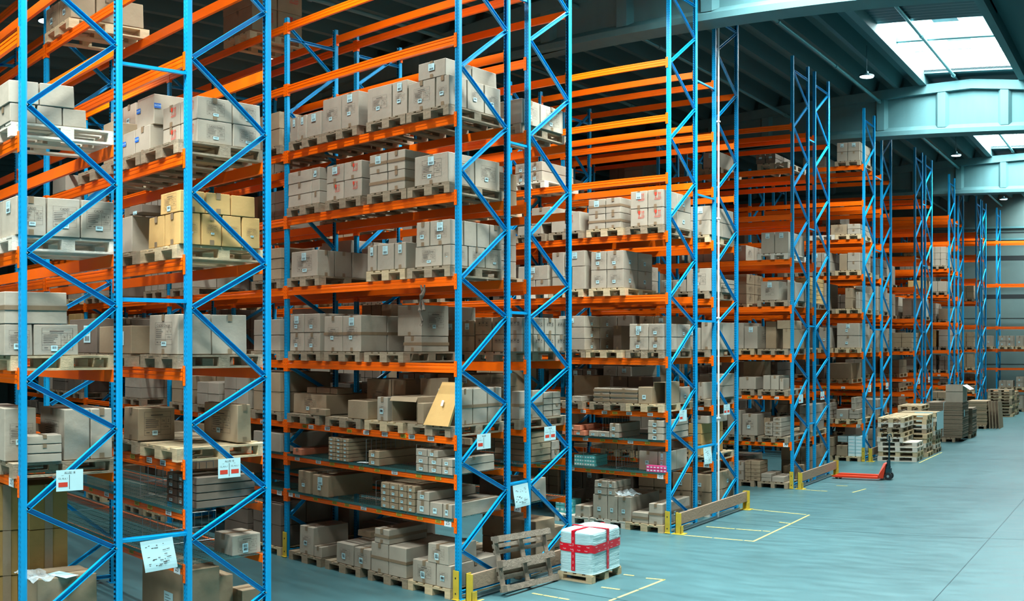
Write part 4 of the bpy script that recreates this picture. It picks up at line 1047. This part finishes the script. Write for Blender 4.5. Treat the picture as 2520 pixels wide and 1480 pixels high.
# ------------------------------------------------------------------ pallet truck
def jack():
    o = link('pallet_truck', None, (.3, 23.55, 0), 0, None, 'red hand pallet truck standing on the open floor with its dark handle upright', 'pallet truck')
    for s in (-1, 1):
        m = MB().mt('truck_red'); y = s * .19
        m.add([(.0, y - .05, .055), (.08, y - .08, .045), (1.25, y - .08, .045), (1.25, y + .08, .045), (.08, y + .08, .045), (0, y + .05, .055),
               (.0, y - .05, .07), (.08, y - .08, .095), (1.25, y - .08, .095), (1.25, y + .08, .095), (.08, y + .08, .095), (0, y + .05, .07)],
              [(0, 1, 2, 3, 4, 5), (11, 10, 9, 8, 7, 6), (0, 6, 7, 1), (1, 7, 8, 2), (2, 8, 9, 3), (3, 9, 10, 4), (4, 10, 11, 5), (5, 11, 6, 0)])
        me = m.mesh('fork'); fix_normals(me); link('fork', me, parent=o)
        m = MB().mt('rubber'); m.tube([(.22, y - .04, .037), (.22, y + .04, .037)], .037, 14); m.tube([(.12, y - .04, .03), (.12, y + .04, .03)], .03, 12); link('roller', m.mesh('roller'), parent=o)
    m = MB().mt('truck_red')
    m.add([(1.22, -.27, .05), (1.22, .27, .05), (1.36, .16, .05), (1.36, -.16, .05), (1.25, -.27, .12), (1.25, .27, .12), (1.42, .12, .42), (1.42, -.12, .42), (1.36, -.12, .44), (1.36, .12, .44)],
          [(0, 1, 2, 3), (4, 0, 3, 7), (1, 5, 6, 2), (2, 6, 7, 3), (4, 7, 8), (5, 9, 6), (6, 9, 8, 7), (4, 8, 9, 5), (0, 4, 5, 1)])
    me = m.mesh('head_frame'); fix_normals(me); link('head_frame', me, parent=o)
    m = MB().mt('dark_steel'); m.tube([(1.46, 0, .12), (1.46, 0, .50)], .05, 12); m.box((1.40, -.06, .18), (1.53, .06, .30)); m.tube([(1.46, -.07, .33), (1.46, .07, .33)], .04, 10); link('hydraulic_pump', m.mesh('hydraulic_pump'), parent=o)
    for y in (-.075, .075):
        m = MB().mt('rubber'); m.tube([(1.47, y - .03, .1), (1.47, y + .03, .1)], .1, 20); m.mt('galvanised'); m.tube([(1.47, y - .032, .1), (1.47, y + .032, .1)], .035, 12); link('steer_wheel', m.mesh('steer_wheel'), parent=o)
    m = MB().mt('dark_steel'); m.tube([(1.47, 0, .36), (1.48, 0, 1.02)], .022, 10)
    m.tube([(1.48, -.03, 1.0), (1.48, -.17, 1.04), (1.48, -.19, 1.12), (1.48, -.15, 1.17), (1.48, 0, 1.18), (1.48, .15, 1.17), (1.48, .19, 1.12), (1.48, .17, 1.04), (1.48, .03, 1.0)], .016, 8)
    link('handle', m.mesh('handle'), parent=o)
    m = MB().mt('dark_steel'); m.box((1.465, -.02, 1.02), (1.495, .02, 1.14)); m.bar((1.48, -.02, 1.13), (1.44, -.02, 1.05), .012, .008); link('release_lever', m.mesh('release_lever'), parent=o)
jack()
# ------------------------------------------------------------------ stacks of pallets on the floor
def pstack(x, y, n, kind, rot, what, z0=0, nm='loose wooden pallets'):
    for i in range(n):
        k = kind[i % len(kind)]
        pallet(x + R.uniform(-.03, .03), y + R.uniform(-.02, .02), z0 + i * .1455, k, (pi / 2 if rot else 0) + R.uniform(-.02, .02),
               '%s pallet, %s from the floor in %s' % (WCOL[k], ORD[i + 1 + round(z0 / .1455)], what), nm)
G5 = 'pallets stacked on the floor by the ninth rack row'
pstack(.95, 27.72, 4, 'wpw', True, 'the front stack of the pallet pile', 0, G5)
pstack(.74, 27.9, 5, 'wpg', False, 'the front stack of the pallet pile', 4 * .1455, G5)
pstack(.95, 28.95, 9, 'pgwp', True, 'the middle stack of the pallet pile', 0, G5)
pstack(.97, 30.05, 9, 'gwp', True, 'the third stack of the pallet pile', 0, G5)
pstack(.45, 31.3, 10, 'gp', False, 'the rearmost stack of the pallet pile', 0, G5)
pstack(1.08, 45.7, 9, 'pgg', True, 'the far stack near the end wall', 0, 'pallets stacked near the far wall')
pstack(1.1, 47.0, 8, 'gp', True, 'the farther stack near the end wall', 0, 'pallets stacked near the far wall')
# a skewed film sheet on the third stack
m = MB().mt('paper_cyan')
for i in range(6):
    m.quad((.9 + .1 * i, 29.58 - .012 * (i % 2), .75), (1.0 + .1 * i, 29.58 - .012 * ((i + 1) % 2), .75), (1.0 + .1 * i, 29.58 - .012 * ((i + 1) % 2), 1.33), (.9 + .1 * i, 29.58 - .012 * (i % 2), 1.33))
m.quad((1.62, 29.6, .75), (1.64, 30.5, .75), (1.64, 30.5, 1.33), (1.62, 29.6, 1.33))
link('plastic_film_sheet', m.mesh('plastic_film_sheet'), (0, 0, 0), 0, None, 'pale plastic film draped over the upper right side of the third pallet stack'.replace('right ', 'aisle '), 'plastic film')
# ------------------------------------------------------------------ flattened cartons in piles
def sheetpile(x0, x1, y0, y1, z0, z1, mt_, label, n=30, strap=False):
    m = MB().mt(mt_); h = (z1 - z0) / n
    for i in range(n):
        a, b, c, d = (R.uniform(-.012, .012) for _ in range(4))
        m.box((x0 + a, y0 + b, z0 + i * h), (x1 + c, y1 + d, z0 + (i + .86) * h))
    m.mt('carton_inside'); m.box((x0 + .03, y0 + .03, z0), (x1 - .03, y1 - .03, z1 - .01))
    o = link('flat_carton_pile', m.mesh('flat_cartons'), (0, 0, 0), 0, None, label, 'carton pile', 'piles of flattened cartons on the floor', 'stuff')
    if strap:
        s = MB().mt('paper_cyan'); cx = x0 + (x1 - x0) * .47; s.tube([(cx, y0 - .02, z0 + .05), (cx + .015, y0 - .022, (z0 + z1) / 2), (cx + .03, y0 - .02, z1), (cx + .03, y1, z1 + .01)], .008, 6)
        s.box((x1 + .014, y0 + .2, z0 + .75), (x1 + .018, y0 + .32, z0 + 1.0)); link('packing_strap', s.mesh('packing_strap'), parent=o)
sheetpile(.36, 1.70, 33.3, 34.4, .146, 1.41, 'carton_kraft', 'tall strapped pile of flattened cartons topped by an open box', 60, True)
sheetpile(.9, 1.78, 34.75, 35.6, .146, 1.12, 'carton_kraft', 'shorter pile of flattened cartons just behind the tall strapped pile', 34)
sheetpile(.8, 1.62, 38.7, 39.8, .146, 1.15, 'carton_brown', 'pile of flattened cartons with sheets leaning on its aisle side', 26)
for x, y, w in ((1.03, 33.85, 'tall strapped pile'), (1.34, 35.18, 'shorter carton pile'), (1.2, 39.25, 'pile with leaning sheets')):
    pallet(x, y, 0, 'g', 0, 'grey pallet under the %s of flattened cartons' % w, 'loose wooden pallets')
for i in range(4):
    m = MB().mt('carton_brown'); xx = 1.72 + .13 * i
    m.add([(xx, 38.75, 0), (xx, 39.75, 0), (xx - .06 - .0 * i, 39.75, 1.10), (xx - .06, 38.75, 1.14), (xx + .03, 38.75, 0), (xx + .03, 39.75, 0), (xx - .03, 39.75, 1.10), (xx - .03, 38.75, 1.14)],
          [(0, 3, 2, 1), (4, 5, 6, 7), (0, 1, 5, 4), (1, 2, 6, 5), (2, 3, 7, 6), (3, 0, 4, 7)])
    link('cardboard_sheet', m.mesh('cardboard_sheet'), (0, 0, 0), 0, None, 'brown cardboard sheet leaning on the carton pile, %s out from it' % ORD[i + 1], 'cardboard sheet', 'cardboard sheets leaning by the far pile')
# open box on the tall pile
def open_box(x0, x1, y0, y1, z0, z1, mt_, label, flaps, front_open=False):
    w, d, h = x1 - x0, y1 - y0, z1 - z0; m = MB().mt(mt_); t = .006
    if front_open:      # lying on its side, mouth towards -y
        m.box((-w / 2, -d / 2, 0), (w / 2, d / 2, t)); m.box((-w / 2, -d / 2, h - t), (w / 2, d / 2, h)); m.box((-w / 2, -d / 2, t), (-w / 2 + t, d / 2, h - t)); m.box((w / 2 - t, -d / 2, t), (w / 2, d / 2, h - t)); m.box((-w / 2, d / 2 - t, 0), (w / 2, d / 2, h))
    else:
        m.box((-w / 2, -d / 2, 0), (w / 2, d / 2, t)); m.box((-w / 2, -d / 2, 0), (w / 2, -d / 2 + t, h)); m.box((-w / 2, d / 2 - t, 0), (w / 2, d / 2, h)); m.box((-w / 2, -d / 2 + t, 0), (-w / 2 + t, d / 2 - t, h)); m.box((w / 2 - t, -d / 2 + t, 0), (w / 2, d / 2 - t, h))
    o = link('open_cardboard_box', m.mesh('open_carton'), ((x0 + x1) / 2, (y0 + y1) / 2, z0), 0, None, label, 'carton', 'open cartons')
    for fl in flaps:
        p = MB().mt(fl[4] if len(fl) > 4 else mt_); a, b, c, d_ = fl[:4]; n = (Vector(b) - Vector(a)).cross(Vector(d_) - Vector(a)).normalized() * .004
        q = [Vector(v) for v in (a, b, c, d_)]; p.add([v for v in q] + [v + n for v in q], [(3, 2, 1, 0), (4, 5, 6, 7), (0, 1, 5, 4), (1, 2, 6, 5), (2, 3, 7, 6), (3, 0, 4, 7)])
        link('carton_flap', p.mesh('carton_flap'), parent=o)
    return o
w, d, h = .31, .4, .62
open_box(1.08, 1.70, 33.35, 34.15, 1.412, 2.03, 'carton_grey', 'open grey carton with flaps spread standing on the tall strapped pile',
         [((w, -d, h), (w, d, h), (w + .26, d, h - .16), (w + .26, -d, h - .16), 'paper_white'), ((-w, -d, h), (-w, d, h), (-w - .24, d, h - .04), (-w - .24, -d, h - .04)), ((-w, -d, h), (w, -d, h), (w, -d - .02, h - .22), (-w, -d - .02, h - .22), 'carton_grey')])  # aisle-side flap coloured paler to stand for the light on it
# open boxes lying on level three
Y3 = 9.46
def x6(p, Y=Y3): return XP(640 + p / 2.6425, Y)
open_box(x6(852), x6(1015), Y3 + .02, Y3 + .55, 2.397, 2.76, 'carton_brown', 'brown carton lying on its side with open mouth, level three, end bay, third row',
         [((-.26, -.265, .36), (.26, -.265, .36), (.26, -.30, .30), (-.26, -.30, .30))], True)
open_box(XP(1240 + 1088 / 2.96, 15.25), XP(1240 + 1175 / 2.96, 15.25), 15.26, 15.8, 2.397, 2.80, 'carton_brown', 'carton lying with its mouth open, level three, end bay, fifth row', [], True)
m = MB().mt('carton_tan'); a = x6(1068, 9.4); b = x6(1262, 9.4) - .06
m.add([(a, 9.38, 2.40), (b - .03, 9.38, 2.40), (b, 9.62, 2.98), (a + .13, 9.62, 2.98), (a, 9.42, 2.40), (b - .03, 9.42, 2.40), (b, 9.66, 2.98), (a + .13, 9.66, 2.98)], [(3, 2, 1, 0), (4, 5, 6, 7), (0, 1, 5, 4), (1, 2, 6, 5), (2, 3, 7, 6), (3, 0, 4, 7)])
o = link('leaning_flat_carton', m.mesh('leaning_flat_carton'), (0, 0, 0), 0, None, 'tan flat carton leaning on tall boxes, level three, end bay of the third rack row', 'carton')
m = MB(); f = Face(m, ((a + b) / 2 + .03, 9.475, 2.70), (1, 0, 0), Vector((0, .24, .58)).normalized(), .01); m.mt('paper_white'); f.rect(-.02, -.04, .02, .04); link('shipping_sticker', m.mesh('shipping_sticker'), parent=o)
# ------------------------------------------------------------------ coloured packs
def pack_grid(name, matn, x0, x1, y0, y1, z0, nx, nz, h, label, group, ny=1):
    g = (x1 - x0) / nx; dy = (y1 - y0) / ny; c = 0
    m = MB().mt(matn); m.box((-g * .46, -dy * .46, 0), (g * .46, dy * .46, h * .93)); m.mt('paper_white'); m.box((-g * .3, -dy * .462, h * .3), (g * .3, -dy * .455, h * .6)); me = m.mesh(name)
    for k in range(nz):
        for i in range(nx):
            for j in range(ny):
                if j and k < nz - 1 and i < nx - 1: continue
                link(name, me, (x0 + g * (i + .5), y0 + dy * (j + .5), z0 + k * h), 0, None, label, name.replace('_', ' '), group)
pack_grid('teal_pack', 'teal_pack', XP(1408, 15.2), XP(1458, 15.2), 15.25, 15.75, ztop(1) + .02, 8, 3, .07, 'small translucent teal pack in the block on level one of the fifth rack row', 'teal packs on the fifth row')
pack_grid('pink_pack', 'pink_pack', XP(1590, 15.2), XP(1640, 15.2), 15.2, 15.33, ztop(1) + .02, 6, 2, .06, 'small pink and dark pack in the row on level one of the fifth rack row', 'pink packs on the fifth row')
pack_grid('cyan_carton', 'teal_cyan' if 'teal_cyan' in MATS else 'paper_cyan', XP(2086, 27.0), XP(2122, 27.0), 27.0, 27.6, .15, 2, 6, .1, 'cyan flat carton stacked on the floor pallet of the ninth rack row', 'cyan cartons on the ninth row')
pack_grid('cyan_carton', 'paper_cyan', XP(2060, 27.2), XP(2085, 27.2), 27.2, 27.8, .55, 1, 2, .09, 'cyan flat carton on the brown box under the ninth rack row', 'cyan cartons on the brown box')
pack_grid('cyan_tub', 'teal_pack', XP(1366, 15.3), XP(1410, 15.3), 15.3, 15.6, .15, 4, 2, .14, 'cyan tub stacked on the floor pallet under the fifth rack row', 'cyan tubs under the fifth row')
# ------------------------------------------------------------------ floor paint and joints
def FPt(px, py):
    r = EYE[2] / tan((py - YH) / FPX); a = (XB - px) / FPX; return Vector((EYE[0] - r * sin(a), r * cos(a), .003))
m = MB().mt('line_paint')
def stripe(p, q, w=.042, wear=()):
    a, b = FPt(*p), FPt(*q); d = (b - a); n = Vector((-d.y, d.x, 0)).normalized() * w / 2; L_ = d.length; t = 0
    while t < 1:
        t2 = min(1, t + R.uniform(.25, .5)); pa, pb = a + d * t, a + d * t2
        m.quad(pa - n, pb - n, pb + n, pa + n); t = t2 + (R.uniform(.01, .04) if R.random() < .7 else 0)
for p, q in (((1838, 1253), (1990, 1268)), ((1992, 1268), (1853, 1334)), ((1682, 1318), (1853, 1333)), ((1738, 1297), (1895, 1309)), ((1918, 1286), (1948, 1290)),
             ((1535, 1415), (1560, 1418)), ((1590, 1424), (1635, 1428)), ((1636, 1427), (1500, 1480)), ((1310, 1461), (1400, 1477)), ((1480, 1446), (1525, 1452)),
             ((1975, 1206), (2036, 1210)), ((2098, 1213), (2131, 1204)), ((2058, 1196), (2086, 1197)), ((2262, 1140), (2318, 1114)), ((1176, 1480), (1190, 1476))): stripe(p, q)
link('floor_marking', m.mesh('floor_marking'), kind='structure')
m = MB().mt('dark_steel')
for y in (4.9, 10.8, 16.7, 22.6, 28.5, 34.4, 40.3): m.quad((-30, y, .0025), (30, y, .0025), (30, y + .012, .0025), (-30, y + .012, .0025))
for x in (5.57, 11.4): m.quad((x, -10, .0025), (x + .012, -10, .0025), (x + .012, 51, .0025), (x, 51, .0025))
link('floor_joint', m.mesh('floor_joint'), kind='structure')
# ------------------------------------------------------------------ lamps and services
def lamp(x, y, z, label, power=2000):
    o = link('pendant_lamp', None, (x, y, z), 0, None, label, 'lamp', 'round pendant lamps under the roof')
    m = MB().mt('dark_steel'); vs = []; n = 20; prof = [(.0, .16), (.05, .16), (.06, .10), (.12, .07), (.2, .05), (.21, .0), (.19, .0)]
    for r, zz in prof:
        for k in range(n): vs.append((r * cos(2 * pi * k / n), r * sin(2 * pi * k / n), zz))
    fs = [(i * n + k, i * n + (k + 1) % n, (i + 1) * n + (k + 1) % n, (i + 1) * n + k) for i in range(len(prof) - 1) for k in range(n)]
    m.add(vs, fs); me = m.mesh('lamp_housing'); fix_normals(me); link('lamp_housing', me, parent=o)
    m = MB().mt('lamp_glow'); m.add([(.185 * cos(2 * pi * k / n), .185 * sin(2 * pi * k / n), .004) for k in range(n)], [tuple(range(n))[::-1]]); link('lamp_glass', m.mesh('lamp_glass'), parent=o)
    m = MB().mt('dark_steel'); m.tube([(0, 0, .16), (0, 0, roof_z(x) + .1 - z)], .008, 6); link('lamp_cord', m.mesh('lamp_cord'), parent=o)
    l = bpy.data.lights.new('lamp_light', 'SPOT'); l.energy = power; l.spot_size = radians(130); l.spot_blend = .6; l.shadow_soft_size = .18; l.color = (.93, 1, 1)
    lo = bpy.data.objects.new('lamp_light', l); COL.objects.link(lo); lo.parent = o; lo.location = (0, 0, -.02)
for i, y in enumerate((24.1, 35.5, 46.9, 12.6, 1.2)): lamp(1.0, y, 10.75, 'round pendant lamp by the rooflights, %s along the main aisle' % ['nearest in view', 'second in view', 'farthest', 'just out of view', 'nearest overhead'][i])
for y, w in ((1.9, 'camera and the first'), (7.9, 'second and third'), (13.65, 'fourth and fifth')): lamp(-1.4, y, 10.9, 'unseen lamp added over the aisle end between the %s rack rows' % w, 2000)  # unseen lamps added over the near aisles to light the rack fronts
for y, w in ((7.9, 'second and third'), (13.65, 'fourth and fifth'), (19.7, 'sixth and seventh')): lamp(-9.6, y, 10.45, 'round pendant lamp over the cross aisle between the %s rack rows' % w)
def pipe_run(x, z, r, label, mt_='pipe'):
    m = MB().mt(mt_); m.tube([(x, YMIN, z), (x, YMAX, z)], r, 10)
    for k in range(18): m.tube([(x, -16 + 4 * k, z), (x, -15.9 + 4 * k, z)], r * 1.35, 10)
    link('sprinkler_pipe', m.mesh('sprinkler_pipe'), (0, 0, 0), 0, None, label, 'pipe', 'pipes under the roof')
pipe_run(.15, 11.12, .05, 'pipe under the roof ribs nearest the rooflights'); pipe_run(-2.95, 10.92, .05, 'second pipe under the roof ribs from the rooflights'); pipe_run(-6.2, 10.7, .05, 'third pipe under the roof ribs, over the racks')
pipe_run(2.5, 11.785, .05, 'pale pipe crossing under the rooflights along the ridge')

# ------------------------------------------------------------------ odds and ends: straps, films, papers
m = MB().mt('carton_dark'); a = XP(1038, 9.46)
for dx in (0, .05):
    pts = [(a + dx + .02 * sin(k * 1.1 + dx * 30), 9.44 + .01 * sin(k * 2), ztop(5) - .1 - k * .07) for k in range(9 if dx == 0 else 6)]
    m.tube(pts, [.012 + .008 * (k % 3) for k in range(len(pts))], 6)
link('hanging_strap', m.mesh('hanging_strap'), (0, 0, 0), 0, None, 'dark cargo strap dangling from the front crossbar at level five, third row', 'strap')
def crumple(nm, x0, x1, y0, y1, z, h, matn, label, cat, n=12):
    m = MB().mt(matn); vs = []
    for j in range(n + 1):
        for i in range(n + 1):
            x = x0 + (x1 - x0) * i / n; y = y0 + (y1 - y0) * j / n
            vs.append((x + .03 * noise.noise(Vector((i * .9, j * .9, 3))), y + .03 * noise.noise(Vector((i * .9, j, 9))), z + .012 + h * abs(noise.noise(Vector((x * 6, y * 6, 1)))) + h * .4 * abs(noise.noise(Vector((x * 19, y * 19, 2))))))
    m.add(vs, [(j * (n + 1) + i, j * (n + 1) + i + 1, (j + 1) * (n + 1) + i + 1, (j + 1) * (n + 1) + i) for j in range(n) for i in range(n)])
    link(nm, m.mesh(nm), (0, 0, 0), 0, None, label, cat)
zt = [q[7] for q in LOADS if q[0] == 5 and q[2] == 0 and q[3] == 2][0]
crumple('plastic_film', XP(1520, 15.2), XP(1560, 15.2), 15.1, 15.5, zt, .16, 'clear_film', 'crumpled clear film lying on the floor cartons of the fifth rack row', 'plastic film')
zt = [q[7] for q in LOADS if q[0] == 1 and q[2] == 0 and q[3] == 3][0]
crumple('plastic_film', -.35, .15, 3.5, 3.75, zt, .08, 'clear_film', 'crumpled clear film on the low carton under the first rack row', 'plastic film')
m = MB().mt('paper_cyan'); m.box((-.13, -.09, 0), (.13, .09, .003)); link('paper_sheet', m.mesh('paper_sheet'), (-.12, 3.93, zt + .004), .4, None, 'white paper sheet lying on the low carton under the first rack row', 'paper')
m = MB().mt('paper_white'); m.box((-.09, -.07, 0), (.09, .07, .003)); link('paper_sheet', m.mesh('paper_sheet'), (XP(890, 9.5), 9.56, ztop(2) + .03), .3, None, 'white paper sheet on the wire deck at level two of the third row', 'paper')
# ------------------------------------------------------------------ the far row along the end wall
def far_row():
    row = 17
    yn, yf = ROWS[16]
    for l in (0, 1, 3, 4):
        for k in range(6):
            x = 4.01 - .5 - .9 * k - (.2 if k > 3 else 0)
            if l in (0, 1, 3) and k in (4,): continue
            if rf.random() < .8 or l == 4:
                H = {0: .7, 1: rf.choice((.2, .35, .55)), 3: .0, 4: .55}[l]
                if not H: continue
                z0 = (0 if l == 0 else ztop(l)) + .15; X = [round(x - .38, 3), round(x, 3), round(x + .38, 3)]
                do_load(17, 0, l, k + 1, X, [yn - .07, yn + .5], z0, z0 + H, rf.choice((1, 2)), 'k' if (l == 1 and k == 1) else 'g', 's', '', 0, 1)
                kd = rf.choice('pg')
                pallet(x, yn + .5, z0 - .149, kd, 0, '%s pallet in slot %s, %s, rack row along the far wall' % (WCOL[kd], NUM[k + 1], lv(l)), 'wooden pallets on the racking')
far_row()
# ------------------------------------------------------------------ rank by how much of the picture each thing fills
bpy.context.view_layer.update()
def rank_hits():
    """one ray per cell of a grid over the panorama, against the boxes of the meshes: {top-level object: cells it fills}"""
    from mathutils.bvhtree import BVHTree
    vs, fs, own = [], [], []
    for o in bpy.data.objects:
        if o.type != 'MESH' or o.get('kind') == 'structure': continue
        st_ = o.name.split('.')[0]
        if st_ in ('packing_tape', 'printed_marks', 'shipping_sticker', 'bin_label', 'bay_number', 'foot_plate', 'end_connector', 'wire_deck_panel', 'wire_divider'): continue
        top = o
        while top.parent: top = top.parent
        n = len(vs); mw = o.matrix_world
        if st_ == 'brace':
            me = o.data; vs += [mw @ v.co for v in me.vertices]
            for p in me.polygons: fs.append([n + k for k in p.vertices]); own.append(top.name)
        else:
            vs += [mw @ Vector(c) for c in o.bound_box]
            for q in ((0, 1, 2, 3), (4, 7, 6, 5), (0, 4, 5, 1), (1, 5, 6, 2), (2, 6, 7, 3), (4, 0, 3, 7)): fs.append([n + k for k in q]); own.append(top.name)
    tree = BVHTree.FromPolygons(vs, fs); hits = {}; eye = Vector(EYE); W_, H_ = 1000, 587
    for j in range(H_):
        ph = (YH - (j + .5) * 1480 / H_) / FPX; cp, sp = cos(ph), sin(ph)
        for i in range(W_):
            a = (XB - (i + .5) * 2520 / W_) / FPX
            loc, n, idx, d = tree.ray_cast(eye, Vector((-sin(a) * cp, cos(a) * cp, sp)), 80)
            if idx is not None: hits[own[idx]] = hits.get(own[idx], 0) + 1
    return hits
HITS = rank_hits()
def seen(o): return HITS.get(o.name, 0)
CH = {}
for c in bpy.data.objects:
    if c.parent: CH.setdefault(c.parent.name, []).append(c.name)
def kids_names(n):
    r = []
    for c in CH.get(n, ()): r.append(c); r += kids_names(c)
    return r
def kids(o): return [bpy.data.objects[c] for c in kids_names(o.name)]
def merge(objs, name, label, cat):
    vs, fs, ms, mats = [], [], [], []
    for o in objs:
        for c in [o] + kids(o):
            if c.type != 'MESH' or not c.data: continue
            mw = c.matrix_world; me = c.data; n = len(vs)
            vs += [tuple(mw @ v.co) for v in me.vertices]
            lut = []
            for mm in me.materials:
                if mm not in mats: mats.append(mm)
                lut.append(mats.index(mm))
            for p in me.polygons: fs.append([n + k for k in p.vertices]); ms.append(lut[p.material_index])
    me = bpy.data.meshes.new(name); me.from_pydata(vs, [], fs)
    for mm in mats: me.materials.append(mm)
    me.polygons.foreach_set('material_index', ms); me.update()
    link(name, me, kind='stuff', label=label, cat=cat)
    dead = []
    for o in objs: dead += kids(o) + [o]
    bpy.data.batch_remove(dead)
def keep_largest(objs, n, name, label, cat, least=1):
    objs = sorted(objs, key=lambda o: -HITS.get(o.name, 0))
    keep = [o for o in objs[:n] if HITS.get(o.name, 0) >= least]; rest = objs[len(keep):]
    if rest: merge(rest, name, label, cat)
    return keep
KB = keep_largest([o for o in BEAMS.values() if o], 300, 'distant_rack_crossbars', 'mass of orange crossbars deep inside the far rack rows', 'rack crossbars')
KP = keep_largest(PALLETS, 300, 'distant_pallets', 'mass of wooden pallets deep inside the rack rows', 'pallets')
# pallets too small to show their blocks lose the split into parts
loads_kept = keep_largest(CARTONS, 300, 'distant_cartons', 'mass of small or half hidden cartons deeper in the rack rows', 'cartons')
# labels of the cartons that stay individual: column counted from the aisle, tier, level, bay, row
by = {}
for o in loads_kept:
    if o.name in META: by.setdefault(META[o.name][:3], []).append(o)
for (row, b, l), os_ in by.items():
    cols = sorted({(round(-o.location.x, 1), round(o.location.y, 1)) for o in os_})
    for o in os_:
        f = MF[o.name]; c = cols.index((round(-o.location.x, 1), round(o.location.y, 1))) + 1
        adj = 'red-marked' if 'f' in f[1].split('|')[0] else 'printed' if any(q in f[1] for q in 'pPcC') else 'labelled' if any(q in f[1] for q in 'wsA') else 'plain'
        MC[o.name] = (c, adj)
    for c in range(1, len(cols) + 1):
        st_ = sorted([o for o in os_ if MC[o.name][0] == c], key=lambda o: o.location.z)
        nm = ['lone'] if len(st_) == 1 else TIER.get(len(st_), [ORD[i + 1] + ' up' for i in range(len(st_))])
        for o, t_ in zip(st_, nm):
            o['label'] = '%s %s carton, %s%s column, %s, %s bay of the %s row' % (
                MC[o.name][1], LOOK[MF[o.name][0]], '' if t_ == 'lone' else t_ + ' in ', ORD[c] if c < 18 else 'last', lv(l) if l else 'floor', bayw(b), ORD[row])
            o['group'] = 'cartons in rack row %s, columns counted from the main aisle' % NUM[row] if row < 10 else 'cartons in the far rack rows'
